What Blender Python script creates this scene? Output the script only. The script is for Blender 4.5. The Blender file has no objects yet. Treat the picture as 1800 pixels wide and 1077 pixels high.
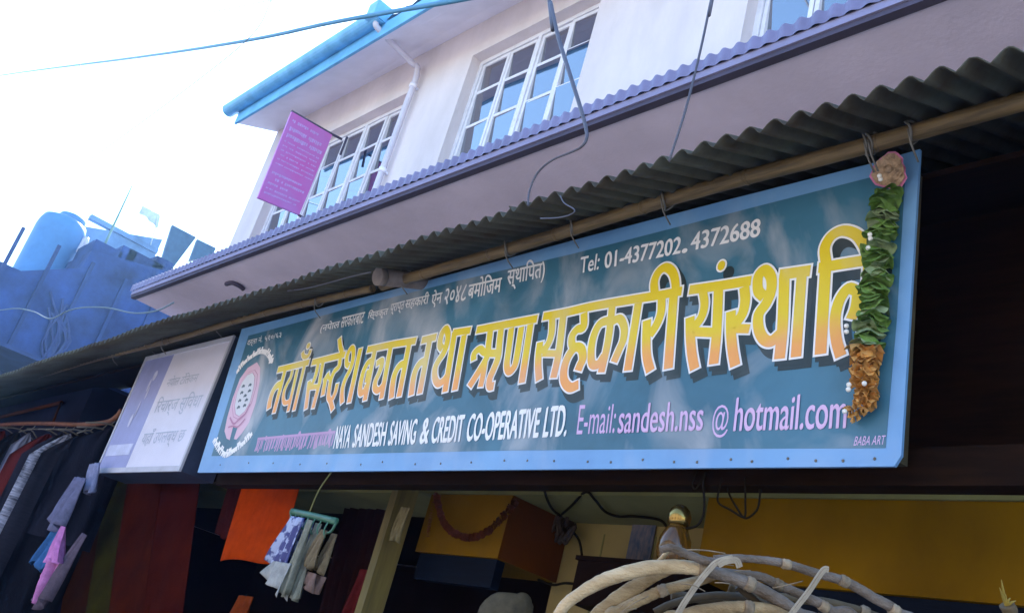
import bpy, bmesh, math, random
from mathutils import Vector, Matrix, noise
random.seed(7)
R = math.radians
S = bpy.context.scene
C = S.collection

# ------------------------------------------------------------------ camera
CX, CY, F = 900.0, 538.5, 1664.03            # principal point and focal length of the 1800 px photograph
EYE = Vector((0, 0, 1.6))
def basis(a, b, c):
    sa, ca = math.sin(a), math.cos(a)
    fw = Vector((sa*math.cos(b), ca*math.cos(b), math.sin(b)))
    rt = Vector((ca, -sa, 0)); up = rt.cross(fw)
    return rt*math.cos(c)+up*math.sin(c), up*math.cos(c)-rt*math.sin(c), fw
RT, UP, FW = basis(-0.913251397, 0.406246882, 0.273585564)
cam = bpy.data.cameras.new('camera'); cam_o = bpy.data.objects.new('camera', cam); C.objects.link(cam_o)
cam.sensor_width = 36; cam.lens = F/1800*36; cam.clip_start = .05; cam.clip_end = 2000
mw = Matrix((( RT.x, UP.x, -FW.x, EYE.x), (RT.y, UP.y, -FW.y, EYE.y), (RT.z, UP.z, -FW.z, EYE.z), (0,0,0,1)))
cam_o.matrix_world = mw
S.camera = cam_o

# ------------------------------------------------------------------ sky, sun, exposure
SUN_AZ, SUN_EL = -60.0, 42.0                 # azimuth from +Y towards +X
world = bpy.data.worlds.new('World'); S.world = world; world.use_nodes = True
wn = world.node_tree; bg = wn.nodes['Background']
sky = wn.nodes.new('ShaderNodeTexSky'); sky.sky_type = 'NISHITA'; sky.sun_disc = False
sky.sun_elevation = R(SUN_EL); sky.sun_rotation = R(SUN_AZ)
sky.air_density = 1.3; sky.dust_density = 0.3; sky.ozone_density = 5.0
wn.links.new(sky.outputs[0], bg.inputs[0]); bg.inputs[1].default_value = 0.15
sl = bpy.data.lights.new('sun', 'SUN'); so = bpy.data.objects.new('sun', sl); C.objects.link(so)
sl.energy = 5.0; sl.angle = R(.5); sl.color = (1, .95, .86)
sd = Vector((math.sin(R(SUN_AZ))*math.cos(R(SUN_EL)), math.cos(R(SUN_AZ))*math.cos(R(SUN_EL)), math.sin(R(SUN_EL))))
so.rotation_euler = sd.to_track_quat('Z', 'Y').to_euler()
S.view_settings.view_transform = 'Standard'; S.view_settings.look = 'None'
S.view_settings.gamma = 1; S.view_settings.use_curve_mapping = False
S.view_settings.exposure = 2.08

# ------------------------------------------------------------------ helpers
def ray(x, y):
    return RT*((x-CX)/F) - UP*((y-CY)/F) + FW
def atY(x, y, Y):
    d = ray(x, y); return EYE + d*((Y-EYE.y)/d.y)
def atX(x, y, X):
    d = ray(x, y); return EYE + d*((X-EYE.x)/d.x)
def atD(x, y, D):                            # D metres along the view axis
    return EYE + ray(x, y)*D

def mat(name, col, rough=.7, var=.12, scale=6., bump=0., bscale=40., metal=0., spec=.4, col2=None, stretch=(1,1,1), coat=0., sheen=0.):
    m = bpy.data.materials.new(name); m.use_nodes = True
    n = m.node_tree; b = n.nodes['Principled BSDF']; L = n.links
    tc = n.nodes.new('ShaderNodeTexCoord'); mp = n.nodes.new('ShaderNodeMapping'); mp.inputs['Scale'].default_value = stretch
    L.new(tc.outputs['Object'], mp.inputs[0])
    nz = n.nodes.new('ShaderNodeTexNoise'); nz.inputs['Scale'].default_value = scale; nz.inputs['Detail'].default_value = 6; nz.inputs['Roughness'].default_value = .62
    L.new(mp.outputs[0], nz.inputs['Vector'])
    mx = n.nodes.new('ShaderNodeMix'); mx.data_type = 'RGBA'
    c2 = col2 if col2 else tuple(max(0, c*(1-2.2*var)) for c in col)
    c1 = tuple(min(1, c*(1+.6*var)) for c in col) if not col2 else col
    mx.inputs[6].default_value = (*c1, 1); mx.inputs[7].default_value = (*c2, 1)
    rp = n.nodes.new('ShaderNodeMapRange'); rp.inputs[1].default_value = .35; rp.inputs[2].default_value = .7
    L.new(nz.outputs[0], rp.inputs[0]); L.new(rp.outputs[0], mx.inputs[0])
    L.new(mx.outputs[2], b.inputs['Base Color'])
    b.inputs['Roughness'].default_value = rough; b.inputs['Metallic'].default_value = metal
    b.inputs['Specular IOR Level'].default_value = spec
    b.inputs['Coat Weight'].default_value = coat; b.inputs['Sheen Weight'].default_value = sheen
    if bump:
        n2 = n.nodes.new('ShaderNodeTexNoise'); n2.inputs['Scale'].default_value = bscale; n2.inputs['Detail'].default_value = 5
        L.new(mp.outputs[0], n2.inputs['Vector'])
        bp = n.nodes.new('ShaderNodeBump'); bp.inputs['Strength'].default_value = bump; bp.inputs['Distance'].default_value = .02
        L.new(n2.outputs[0], bp.inputs['Height']); L.new(bp.outputs[0], b.inputs['Normal'])
    return m

def box(bm, x0, x1, y0, y1, z0, z1, mi=0):
    v = [bm.verts.new((x, y, z)) for z in (z0, z1) for y in (y0, y1) for x in (x0, x1)]
    for q in ((0,2,3,1), (4,5,7,6), (0,1,5,4), (2,6,7,3), (0,4,6,2), (1,3,7,5)):
        f = bm.faces.new([v[i] for i in q]); f.material_index = mi
def prism(bm, a, b, mi=0):                   # two matching rings of points -> closed solid
    va = [bm.verts.new(p) for p in a]; vb = [bm.verts.new(p) for p in b]
    n = len(a)
    for f in (va[::-1], vb): bm.faces.new(f).material_index = mi
    for i in range(n): bm.faces.new((va[i], va[(i+1)%n], vb[(i+1)%n], vb[i])).material_index = mi
def smooth_pts(p, sub=6):
    if len(p) < 3: return [Vector(q) for q in p]
    p = [Vector(q) for q in p]; out = []
    for i in range(len(p)-1):
        a = p[i-1] if i else p[i]*2-p[i+1]; b, c = p[i], p[i+1]; d = p[i+2] if i+2 < len(p) else c*2-b
        for k in range(sub):
            t = k/sub
            out.append(.5*((2*b)+(c-a)*t+(2*a-5*b+4*c-d)*t*t+(3*b-a-3*c+d)*t**3))
    out.append(p[-1]); return out
def tube(bm, pts, r, seg=8, sub=6, mi=0, caps=True, squash=None, jitter=0):
    rr = r if isinstance(r, (list, tuple)) else [r]*len(pts)
    P = smooth_pts(pts, sub); n = len(P)
    def rad(i):
        t = i/(n-1)*(len(rr)-1); k = min(int(t), len(rr)-2) if len(rr) > 1 else 0
        return rr[0] if len(rr) == 1 else rr[k]+(rr[k+1]-rr[k])*(t-k)
    ref = Vector((0, 0, 1)); rings = []
    for i, p in enumerate(P):
        t = (P[min(i+1, n-1)]-P[max(i-1, 0)])
        if t.length < 1e-9: t = Vector((1, 0, 0))
        t.normalize()
        if abs(t.dot(ref)) > .95: ref = Vector((0, 1, 0)) if abs(t.y) < .9 else Vector((1, 0, 0))
        u = ref - t*ref.dot(t); u.normalize(); w = t.cross(u); ref = u
        q = rad(i)
        sq = squash or (1, 1)
        rings.append([bm.verts.new(p+(u*math.cos(2*math.pi*k/seg)*sq[0]+w*math.sin(2*math.pi*k/seg)*sq[1])*q*(1+jitter*random.uniform(-1, 1))) for k in range(seg)])
    for a, b in zip(rings, rings[1:]):
        for k in range(seg):
            f = bm.faces.new((a[k], a[(k+1)%seg], b[(k+1)%seg], b[k])); f.material_index = mi; f.smooth = True
    if caps:
        bm.faces.new(rings[0][::-1]).material_index = mi; bm.faces.new(rings[-1]).material_index = mi
def ball(bm, c, r, seg=10, mi=0, sc=(1, 1, 1)):
    g = bmesh.ops.create_uvsphere(bm, u_segments=seg, v_segments=max(6, seg//2+2), radius=r)
    for v in g['verts']:
        v.co = Vector((v.co.x*sc[0], v.co.y*sc[1], v.co.z*sc[2]))+Vector(c)
        for f in v.link_faces: f.material_index = mi; f.smooth = True
def lathe(bm, c, prof, seg=20, mi=0):
    rings = []
    for r, z in prof:
        rings.append([bm.verts.new(Vector(c)+Vector((r*math.cos(2*math.pi*k/seg), r*math.sin(2*math.pi*k/seg), z))) for k in range(seg)])
    for a, b in zip(rings, rings[1:]):
        for k in range(seg):
            f = bm.faces.new((a[k], a[(k+1)%seg], b[(k+1)%seg], b[k])); f.smooth = True; f.material_index = mi
    bm.faces.new(rings[0][::-1]); bm.faces.new(rings[-1])
def obj(name, bm, m, parent=None):
    me = bpy.data.meshes.new(name)
    bmesh.ops.recalc_face_normals(bm, faces=bm.faces)
    bm.to_mesh(me); bm.free()
    for x in (m if isinstance(m, (list, tuple)) else [m]): me.materials.append(x)
    o = bpy.data.objects.new(name, me); C.objects.link(o)
    if parent:
        o.parent = parent; o.matrix_parent_inverse = Matrix.Identity(4)
    return o
def tag(o, label=None, cat=None, group=None, kind=None):
    if label: o['label'] = label
    if cat: o['category'] = cat
    if group: o['group'] = group
    if kind: o['kind'] = kind
    return o
class Thing:
    """an Empty at the thing's base; parts are modelled in world coordinates and moved into its space"""
    def __init__(s, name, label, cat, loc, group=None, rot=None):
        s.o = bpy.data.objects.new(name, None); C.objects.link(s.o)
        s.m = Matrix.Translation(Vector(loc)) @ (rot.to_4x4() if rot else Matrix.Identity(4))
        s.o.matrix_world = s.m; s.o.empty_display_size = .2
        tag(s.o, label, cat, group); s.i = s.m.inverted()
    def part(s, name, bm, m, parent=None, local=False, label=None):
        if not local: bmesh.ops.transform(bm, matrix=s.i, verts=bm.verts)
        p = obj(name, bm, m, parent or s.o)
        if label: p['label'] = label
        return p
def solo(name, bm, m, label, cat, group=None):       # a thing that is one mesh; origin at the base of its bounds
    lo = Vector([min(v.co[i] for v in bm.verts) for i in range(3)]); hi = Vector([max(v.co[i] for v in bm.verts) for i in range(3)])
    b = Vector(((lo.x+hi.x)/2, (lo.y+hi.y)/2, lo.z))
    bmesh.ops.translate(bm, vec=-b, verts=bm.verts)
    o = obj(name, bm, m); o.location = b
    return tag(o, label, cat, group)
def new(): return bmesh.new()

# ------------------------------------------------------------------ materials
M = {}
M['wall'] = mat('plaster_white', (.67, .60, .60), .9, .09, 1.6, .25, 45, stretch=(1, 1, .35))
M['eave'] = mat('eave_boards', (.82, .81, .90), .8, .06, 2.)
M['gutter'] = mat('gutter_blue', (.15, .44, .74), .45, .12, 5.)
M['pipe'] = mat('pipe_pvc', (.58, .56, .64), .45, .06, 5.)
M['frame'] = mat('window_paint', (.70, .69, .74), .5, .06, 9.)
M['slab'] = mat('slab_paint', (.84, .76, .95), .85, .1, .9, .1, 50)
M['slab_edge'] = mat('slab_edge', (.26, .25, .39), .8, .08, 3.)
M['shade_fittings'] = mat('moulding_shade_and_fittings', (.07, .06, .10), .8, .1, 3.)  # painted shade under the ledge moulding; also colours hook and brackets
M['tin_up'] = mat('tin_painted', (.19, .18, .31), .55, .1, 4.)
M['tin'] = mat('tin_weathered', (.082, .088, .068), .7, .35, 2.2, .15, 30, .0, .2, stretch=(1, 2, 2), col2=(.045, .032, .020))
M['bamboo'] = mat('bamboo_old', (.15, .10, .042), .55, .3, 5., .15, 50, stretch=(1, 12, 12))
M['wire'] = mat('tie_wire', (.16, .15, .13), .5, .1, 20)
M['black'] = mat('cable_black', (.012, .010, .008), .9, .1, 20, spec=.03)
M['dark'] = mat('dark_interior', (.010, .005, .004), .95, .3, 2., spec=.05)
M['wood_shade'] = mat('timber_and_awning_shade', (.013, .005, .002), .85, .3, 4., stretch=(1, 8, 8), spec=.1)  # timber brown, darkened further to stand for shade under the awning
M['lintel'] = mat('lintel_paint', (.15, .145, .05), .85, .15, 2., .1, 40)
M['yellow'] = mat('yellow_board', (.155, .078, .001), .85, .2, 1.6, .08, 30, spec=.08, stretch=(1, 1, .5))
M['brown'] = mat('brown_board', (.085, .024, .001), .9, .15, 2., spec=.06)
M['pillar'] = mat('pillar_tile', (.25, .19, .065), .6, .1, 3., .05, 40)
M['board_back'] = mat('sign_frame_wood', (.06, .05, .025), .8, .3, 8.)
M['white'] = mat('white_letter', (.80, .82, .84), .6, .05, 20)
M['pink'] = mat('pink_letter', (.62, .38, .60), .6, .06, 20)
M['flare_blue_house'] = mat('flare_blue_wall', (.022, .060, .22), .9, .28, 1.6, .6, 9, col2=(.006, .014, .06))  # blue veil of lens flare painted into the background walls
M['flare_blue_lite'] = mat('flare_blue_parapet', (.13, .24, .42), .9, .2, 1.4, .1, 14)  # lighter wall, with the same flare blue painted in
M['tank'] = mat('tank_plastic', (.06, .20, .42), .5, .12, 2.)
M['panel'] = mat('panel_glass', (.02, .06, .12), .35, .15, 8.)
M['ground'] = mat('street_dust', (.33, .31, .30), .95, .15, .8, .3, 12)

# ------------------------------------------------------------------ setting: street
bm = new(); n = 24
gv = [[bm.verts.new(((i/n-.5)*160, (j/n-.5)*160, 0)) for i in range(n+1)] for j in range(n+1)]
for j in range(n):
    for i in range(n): bm.faces.new((gv[j][i], gv[j][i+1], gv[j+1][i+1], gv[j+1][i]))
o = obj('ground', bm, M['ground']); tag(o, 'dusty beige street in front of the shops', 'street', kind='structure')

# the row across the street, behind the photographer: its sunlit fronts light the shop side
OP = Thing('opposite_house', 'pale plastered house row across the street facing the shop', 'house', (-4, -5.2, 0))
bm = new(); box(bm, -26, 14, -11, -5.2, 0, 5.2); OP.part('wall', bm, mat('opposite_plaster', (.66, .60, .56), .9, .1, 1.))
bm = new(); box(bm, -26.3, 14.3, -11.3, -4.9, 5.2, 5.35); OP.part('roof', bm, mat('opposite_roof', (.35, .30, .28), .9))
for k in range(9):
    x = -24+k*4.2; bm = new(); box(bm, x, x+1.1, -5.22, -5.15, 3.2, 4.5); OP.part('window', bm, mat('opposite_shutter', (.16, .20, .26), .6))
    bm = new(); box(bm, x-.3, x+1.9, -5.22, -5.15, 0, 2.2); OP.part('door', bm, mat('opposite_door', (.20, .13, .08), .7))

# ------------------------------------------------------------------ the building behind the awning
B = Thing('shop_building', 'white plastered two storey building with blue gutter above the shop awning', 'building', (-3.5, 3.2, 0))
YW = 3.2; XL, XR = -9.07, 2.5
wins = [(-8.62, -6.43, 4.95, 6.33, 6), (-5.55, -4.11, 4.98, 6.38, 4), (-2.79, -1.35, 4.98, 6.38, 4)]
bm = new(); T = .22
x = XL
for (a, b, z0, z1, k) in wins:
    box(bm, x, a, YW, YW+T, 2.6, 6.86)
    box(bm, a, b, YW, YW+T, 2.6, z0); box(bm, a, b, YW, YW+T, z1, 6.86)
    x = b
box(bm, x, XR, YW, YW+T, 2.6, 6.86)
box(bm, XL, XL+T, YW+T, 9, 0, 6.86); box(bm, XR-T, XR, YW+T, 9, 0, 6.86); box(bm, XL, XR, 9, 9.2, 0, 6.86)
box(bm, XL+T, XR-T, YW+T, 9, 4.3, 4.45); box(bm, XL+T, XR-T, YW+T, 9, 6.6, 6.7)
B.part('upper_wall', bm, M['wall'])

def glass_mat():
    m = bpy.data.materials.new('window_glass'); m.use_nodes = True; b = m.node_tree.nodes['Principled BSDF']
    b.inputs['Base Color'].default_value = (.012, .02, .05, 1); b.inputs['Roughness'].default_value = .03
    b.inputs['Specular IOR Level'].default_value = .5; b.inputs['IOR'].default_value = 3.6
    nz = m.node_tree.nodes.new('ShaderNodeTexNoise'); nz.inputs['Scale'].default_value = 3
    tc = m.node_tree.nodes.new('ShaderNodeTexCoord'); m.node_tree.links.new(tc.outputs['Object'], nz.inputs['Vector'])
    bp = m.node_tree.nodes.new('ShaderNodeBump'); bp.inputs['Strength'].default_value = .015; bp.inputs['Distance'].default_value = .02
    m.node_tree.links.new(nz.outputs[0], bp.inputs['Height']); m.node_tree.links.new(bp.outputs[0], b.inputs['Normal'])
    return m
M['glass'] = glass_mat()
rw = random.Random(3)
for (a, b, z0, z1, k) in wins:
    fy = YW+.09; fw = .038
    bm = new()
    box(bm, a, a+fw, fy, fy+.09, z0, z1); box(bm, b-fw, b, fy, fy+.09, z0, z1)
    box(bm, a+fw, b-fw, fy, fy+.09, z1-fw, z1); box(bm, a+fw, b-fw, fy, fy+.09, z0, z0+fw)
    lw = (b-a-2*fw)/k
    for i in range(2, k, 2):
        box(bm, a+fw+i*lw-.018, a+fw+i*lw+.018, fy, fy+.09, z0+fw, z1-fw)
    w = B.part('window', bm, M['frame'])
    for i in range(k):
        x0 = a+fw+i*lw+(.02 if i%2 == 0 and i else .004); x1 = a+fw+(i+1)*lw-(.02 if i%2 and i < k-1 else .004)
        cy = fy+.012; st = .028; zb, zt = z0+fw+.006, z1-fw-.006
        bm = new()
        box(bm, x0, x0+st, cy, cy+.04, zb, zt); box(bm, x1-st, x1, cy, cy+.04, zb, zt)
        box(bm, x0+st, x1-st, cy, cy+.04, zt-st, zt); box(bm, x0+st, x1-st, cy, cy+.04, zb, zb+st)
        nr = 4
        lv = [zb, z1-1.02, z1-.68, z1-.34, zt]
        for z in lv[1:-1]:
            box(bm, x0+st, x1-st, cy+.004, cy+.034, z-.013, z+.013)
        ang = rw.uniform(-.035, .05)
        hx = x0 if i%2 == 0 else x1
        rotm = Matrix.Translation((hx, cy, 0)) @ Matrix.Rotation(ang*(1 if i%2 else -1)*0.6, 4, 'Z') @ Matrix.Translation((-hx, -cy, 0))
        bmesh.ops.transform(bm, matrix=rotm, verts=bm.verts)
        B.part('casement', bm, M['frame'], parent=w)
        bm = new()
        for j in range(nr):
            za, zc = lv[j], lv[j+1]
            t1, t2 = rw.uniform(-.004, .004), rw.uniform(-.034, -.024)
            q = [(x0+st*.8, cy+.034+t1, za), (x1-st*.8, cy+.034-t1, za), (x1-st*.8, cy+.034-t1+t2, zc), (x0+st*.8, cy+.034+t1+t2, zc)]
            bm.faces.new([bm.verts.new(p) for p in q])
        bmesh.ops.transform(bm, matrix=rotm, verts=bm.verts)
        B.part('pane', bm, M['glass'], parent=w)

# roof: sloped soffit, fascia, gutter, tiles
YE = 2.72
bm = new()
f0 = [(-8.95, YE, 6.53), (XR+.3, YE, 6.49), (XR+.3, YW+.02, 6.64), (-9.10, YW+.02, 6.80), (-9.10, YW+.1, 6.84)]
f0 = [Vector(p) for p in f0[:4]]
prism(bm, f0, [p+Vector((0, 0, .03)) for p in f0])
B.part('soffit', bm, M['eave'])
bm = new()
prism(bm, [(-8.95, YE-.025, 6.51), (-8.95, YE, 6.51), (-8.95, YE, 6.66), (-8.95, YE-.025, 6.66)], [(XR+.3, YE-.025, 6.475), (XR+.3, YE, 6.475), (XR+.3, YE, 6.62), (XR+.3, YE-.025, 6.62)])
B.part('fascia_board', bm, M['gutter'])
bm = new()
ang = [math.pi*(k/10) for k in range(11)]
gy, gz, gr = YE-.075, 6.715, .078
ga = [(gy-gr*math.cos(t), gz-gr*math.sin(t)) for t in ang]; gb = [(gy-(gr-.008)*math.cos(t), gz-(gr-.008)*math.sin(t)) for t in ang[::-1]]
prof = ga+gb
prism(bm, [(-9.13, y, z) for y, z in prof], [(-6.25, y, z-.01) for y, z in prof])
box(bm, -6.38, -6.24, gy-.085, gy+.085, 6.64, 6.80)
B.part('gutter', bm, M['gutter'])
bm = new()
nx = 120
def tz(y): return 6.66+(y-YE)*.55
for lay in (0,):
    rows = []
    for j in range(10):
        y = YE-.03+j*.42
        rows.append([bm.verts.new((-9.05+i*(XR+9.4)/nx, y, tz(y)+.035*abs(math.sin(i*math.pi/2))+.02)) for i in range(nx+1)])
    for a, b in zip(rows, rows[1:]):
        for i in range(nx): bm.faces.new((a[i], a[i+1], b[i+1], b[i]))
B.part('roof_tiles', bm, mat('roof_tile_blue', (.22, .42, .60), .7, .2, 4.))
# downpipe
bm = new()
dp = [(-6.31, gy, 6.66), (-6.31, gy+.02, 6.60), (-6.30, YW-.12, 6.52), (-6.26, YW-.06, 6.44), (-6.26, YW-.055, 5.9), (-6.26, YW-.055, 4.4)]
dp = [dp[0], dp[1], tuple((Vector(dp[1])*.5+Vector(dp[2])*.5)), dp[2], dp[3], dp[4], dp[5]]
tube(bm, dp, .027, 10, 5)
pipe = B.part('downpipe', bm, M['pipe'])
for z in (6.30, 5.42):
    bm = new(); tube(bm, [(-6.26, YW-.055, z-.02), (-6.26, YW-.055, z+.02)], .033, 10, 1); box(bm, -6.27, -6.25, YW-.02, YW+.0, z-.012, z+.012)
    B.part('pipe_clamp', bm, M['eave'], parent=pipe)

# ledge slab between the storeys with its tin cover
YF = 2.52
bm = new()
box(bm, XL+.0, XR, YF+.03, YW-.002, 4.368, 4.45)
B.part('ledge_slab', bm, M['slab'])
bm = new(); box(bm, XL-.01, XR, YF-.012, YF+.03, 4.385, 4.425); box(bm, XL-.01, XR, YF+.004, YF+.03, 4.425, 4.45)
B.part('ledge_moulding', bm, M['slab_edge'])
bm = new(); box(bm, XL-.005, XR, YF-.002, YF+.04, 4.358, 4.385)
B.part('moulding_shade', bm, M['shade_fittings'])  # dark strip painting in the shaded underside of the moulding
bm = new()
pitch = .076; ns = 8; cnt = int((XR-XL)/pitch*ns)
rows = []
for (y, z) in ((YF-.022, 4.424), (YF-.022, 4.492), (2.75, 4.60), (YW+.0, 4.80)):
    rows.append([bm.verts.new((XL-.03+i*pitch/ns, y-.006*math.cos(2*math.pi*i/ns), z+(.006*math.cos(2*math.pi*i/ns) if z > 4.44 else 0))) for i in range(cnt)])
for a, b in zip(rows, rows[1:]):
    for i in range(cnt-1): bm.faces.new((a[i], a[i+1], b[i+1], b[i]))
B.part('ledge_sheet', bm, M['tin_up'])
# hook under the slab
bm = new(); hk = [atY(398, 499, 2.9), atY(408, 497, 2.9), atY(420, 502, 2.9), atY(428, 508, 2.9)]
p0 = hk[0]; sc = Vector((p0.x, p0.y, 4.368))
tube(bm, [EYE+(q-EYE)*((4.35-1.6)/(q.z-1.6)) for q in hk], .02, 8, 4)
B.part('cable_hook', bm, M['shade_fittings'])

# ground floor: lintel, painted-shade upper band, yellow boards, pillar, interior
YS = 2.8
bm = new(); box(bm, -9.0, XR, YS, YS+.42, 2.548, 2.612); B.part('lintel', bm, M['lintel'])
bm = new(); box(bm, -9.0, XR, YS+.05, YS+.09, 2.613, 4.0); B.part('awning_shade_wall', bm, M['wood_shade'])  # near-black sheet painting in the deep shade under the awning
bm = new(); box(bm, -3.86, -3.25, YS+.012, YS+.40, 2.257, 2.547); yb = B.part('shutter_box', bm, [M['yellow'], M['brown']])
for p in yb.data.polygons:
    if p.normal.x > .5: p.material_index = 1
bm = new(); box(bm, -2.17, XR, YS+.012, YS+.40, 2.252, 2.547); B.part('shutter_box', bm, M['yellow'])
bm = new(); box(bm, -3.28, -2.12, YS+.405, YS+.55, 0, 2.547); 
B.part('pillar', bm, M['pillar'])
bm = new()
for xx in (-3.02, -2.72):
    box(bm, xx, xx+.008, YS+.402, YS+.404, 0, 2.5)
for zz in (1.85, 2.1):
    box(bm, -3.28, -2.72, YS+.4015, YS+.4035, zz, zz+.008)
B.part('tile_joint', bm, M['lintel'])
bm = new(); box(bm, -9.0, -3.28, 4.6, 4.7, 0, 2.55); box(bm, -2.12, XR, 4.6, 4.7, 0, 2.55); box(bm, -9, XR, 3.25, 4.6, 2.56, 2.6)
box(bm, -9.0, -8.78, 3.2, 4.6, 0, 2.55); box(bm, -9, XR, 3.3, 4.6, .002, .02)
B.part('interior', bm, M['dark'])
bm = new(); box(bm, -3.84, -3.27, YS+.03, YS+.08, 2.13, 2.255); box(bm, -2.0, XR, YS+.03, YS+.08, 2.05, 2.25)
B.part('rolling_shutter', bm, mat('shutter_steel', (.002, .005, .014), .55, .25, 3., .1, 20, stretch=(1, 1, 14), spec=.06))
bm = new(); box(bm, -3.955, -3.90, 2.64, 2.76, 0, 2.62); B.part('post', bm, mat('post_wood', (.17, .13, .035), .7, .22, 3., .1, 40, stretch=(6, 6, .6)))

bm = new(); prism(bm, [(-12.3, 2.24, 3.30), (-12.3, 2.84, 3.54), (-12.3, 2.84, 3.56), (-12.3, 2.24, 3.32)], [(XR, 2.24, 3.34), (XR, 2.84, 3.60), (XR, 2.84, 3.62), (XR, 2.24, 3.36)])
B.part('awning_shade_sheet', bm, M['wood_shade'])  # added dark sheet over the lit tin underside, standing for shade
# timber beam carrying the sign
bm = new(); box(bm, -5.2, 1.4, 2.30, 2.37, 2.415, 2.52)
solo('timber_beam', bm, M['wood_shade'], 'dark brown timber beam running behind the lower edge of the long sign', 'beam')

# ------------------------------------------------------------------ corrugated awning
YA = 1.72
edge_px = [(1800, 82), (1573, 141), (1257, 248), (1084, 306), (934, 352), (800, 392), (600, 464), (468, 509), (318, 551), (167, 602), (3, 658)]
ep = sorted([(atY(px, py, YA).x, atY(px, py, YA).z) for px, py in edge_px])
def ez(x):
    if x <= ep[0][0]: return ep[0][1]
    for (a, za), (b, zb) in zip(ep, ep[1:]):
        if x <= b: return za+(zb-za)*(x-a)/(b-a)
    return ep[-1][1]
def ezs(x): return sum(ez(x+d) for d in (-.5, -.25, 0, .25, .5))/5-.009
bm = new(); x0, x1 = -12.5, 1.6; ns = 8; cnt = int((x1-x0)/pitch*ns)
rows = []; rj = random.Random(5)
jit = {}
for j in range(7):
    t = j/6
    row = []
    for i in range(cnt):
        x = x0+i*pitch/ns; c = int(x//.8)
        jj = jit.setdefault(c, (rj.uniform(-.012, .012), rj.uniform(-.004, .004)))
        y = YA+jj[0]*(1-t)+t*1.46
        y += .004*math.sin(x*9)
        row.append(bm.verts.new((x, y, ezs(x)+jj[1]+(y-YA)*.46+.0165*(2*abs(math.cos(math.pi*i/ns))**1.3-1)+.003*math.sin(x*3.1+j)+.014*noise.noise(Vector((x*2.3, j*.6, 1.)))*(1-t*.5))))
    rows.append(row)
for a, b in zip(rows, rows[1:]):
    for i in range(cnt-1):
        f = bm.faces.new((a[i], a[i+1], b[i+1], b[i])); f.smooth = True
aw = solo('tin_awning', bm, M['tin'], 'dark weathered corrugated tin awning over the shop fronts', 'awning')
md = aw.modifiers.new('thickness', 'SOLIDIFY'); md.thickness = .003
# bamboo poles below its edge
def pole(px, label, r0, r1, Y=2.02):
    pts = [atY(a, b, Y) for a, b in px]
    t = Thing('bamboo_pole', label, 'pole', pts[0], 'bamboo poles under the awning edge')
    bm = new(); P = smooth_pts(pts, 14); n = len(P)
    rr = []
    for i in range(n):
        rr.append(r0+(r1-r0)*i/(n-1))
    tube(bm, P, rr, 12, 1, jitter=.02)
    t.part('cane', bm, M['bamboo'])
    L = sum((b-a).length for a, b in zip(P, P[1:])); k = 0; d = 0; nxt = .25
    for a, b in zip(P, P[1:]):
        d += (b-a).length
        if d > nxt:
            nxt += .42; bm = new(); u = (b-a).normalized(); rr_ = r0+(r1-r0)*d/L
            tube(bm, [a-u*.008, a, a+u*.008], [rr_*1.01, rr_*1.09, rr_*1.01], 12, 1)
            t.part('node', bm, M['bamboo'])
    return t
p1 = pole([(5200, -830), (3000, -160), (1960, 136), (1800, 178), (1520, 257), (1200, 343), (900, 436), (672, 502)], 'long olive brown bamboo pole above the long green sign', .027, .024)
p2 = pole([(655, 507), (560, 528), (430, 560), (300, 598), (160, 634), (23, 672), (-200, 720)], 'thinner bamboo pole continuing left above the white light box', .019, .016)
for t, pl in ((p1, [(1605, 232), (1535, 250), (1528, 252), (1172, 352), (1012, 397), (897, 435), (712, 485)]), (p2, [(560, 530), (290, 600), (205, 622)])):
    for (px, py) in pl:
        c = atY(px, py, 2.02); bm = new()
        rr = .033 if t is p1 else .024
        tube(bm, [c+Vector((.010*math.sin(k*1.3)+random.uniform(-.004, .004), rr*math.cos(k/10*2*math.pi), rr*math.sin(k/10*2*math.pi))) for k in range(12)], .0035, 6, 2)
        tube(bm, [c+Vector((0, -rr*.9, -.01)), c+Vector((.004, -rr*.3, -.05)), c+Vector((.002, .04, -.075))], .0028, 6, 3)
        t.part('tie', bm, M['wire'])
bm = new(); c = atY(664, 486, 1.90); tube(bm, [c, c+Vector((.02, .5, .20))], [.040, .036], 14, 1); tube(bm, [c+Vector((0, -.002, 0)), c+Vector((0, .03, .012))], [.043, .042], 14, 1)
solo('bamboo_rafter', bm, mat('bamboo_grey', (.20, .17, .16), .7, .25, 6.), 'thick grey bamboo rafter end poking out where the two poles meet', 'rafter')

# ------------------------------------------------------------------ the long signboard
TILT = R(4.5)
BL0 = atY(347, 830, 2.2)
nrm = Vector((0, -math.cos(TILT), -math.sin(TILT)))     # faces the street, leaning forward
def onb(x, y):
    d = ray(x, y); t = (BL0-EYE).dot(nrm)/d.dot(nrm); return EYE+d*t
UX = (onb(1580, 818)-BL0).normalized(); VZ = nrm.cross(UX).normalized()
if VZ.z < 0: VZ = -VZ
ND = UX.cross(VZ)                                        # into the board = -outwards? fixed below
if ND.dot(nrm) < 0: pass
OUT = nrm
rotb = Matrix((( UX.x, -OUT.x, VZ.x), (UX.y, -OUT.y, VZ.y), (UX.z, -OUT.z, VZ.z)))
G = Thing('signboard', 'long teal banner sign with yellow Nepali lettering and pale blue border', 'sign', BL0, rot=rotb)
def uv(x, y):
    p = onb(x, y)-BL0; return Vector((p.dot(UX), p.dot(VZ)))
def bpt(q, h): return Vector((q[0], -h, q[1]))           # local: x along, y into board, z up

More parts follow.
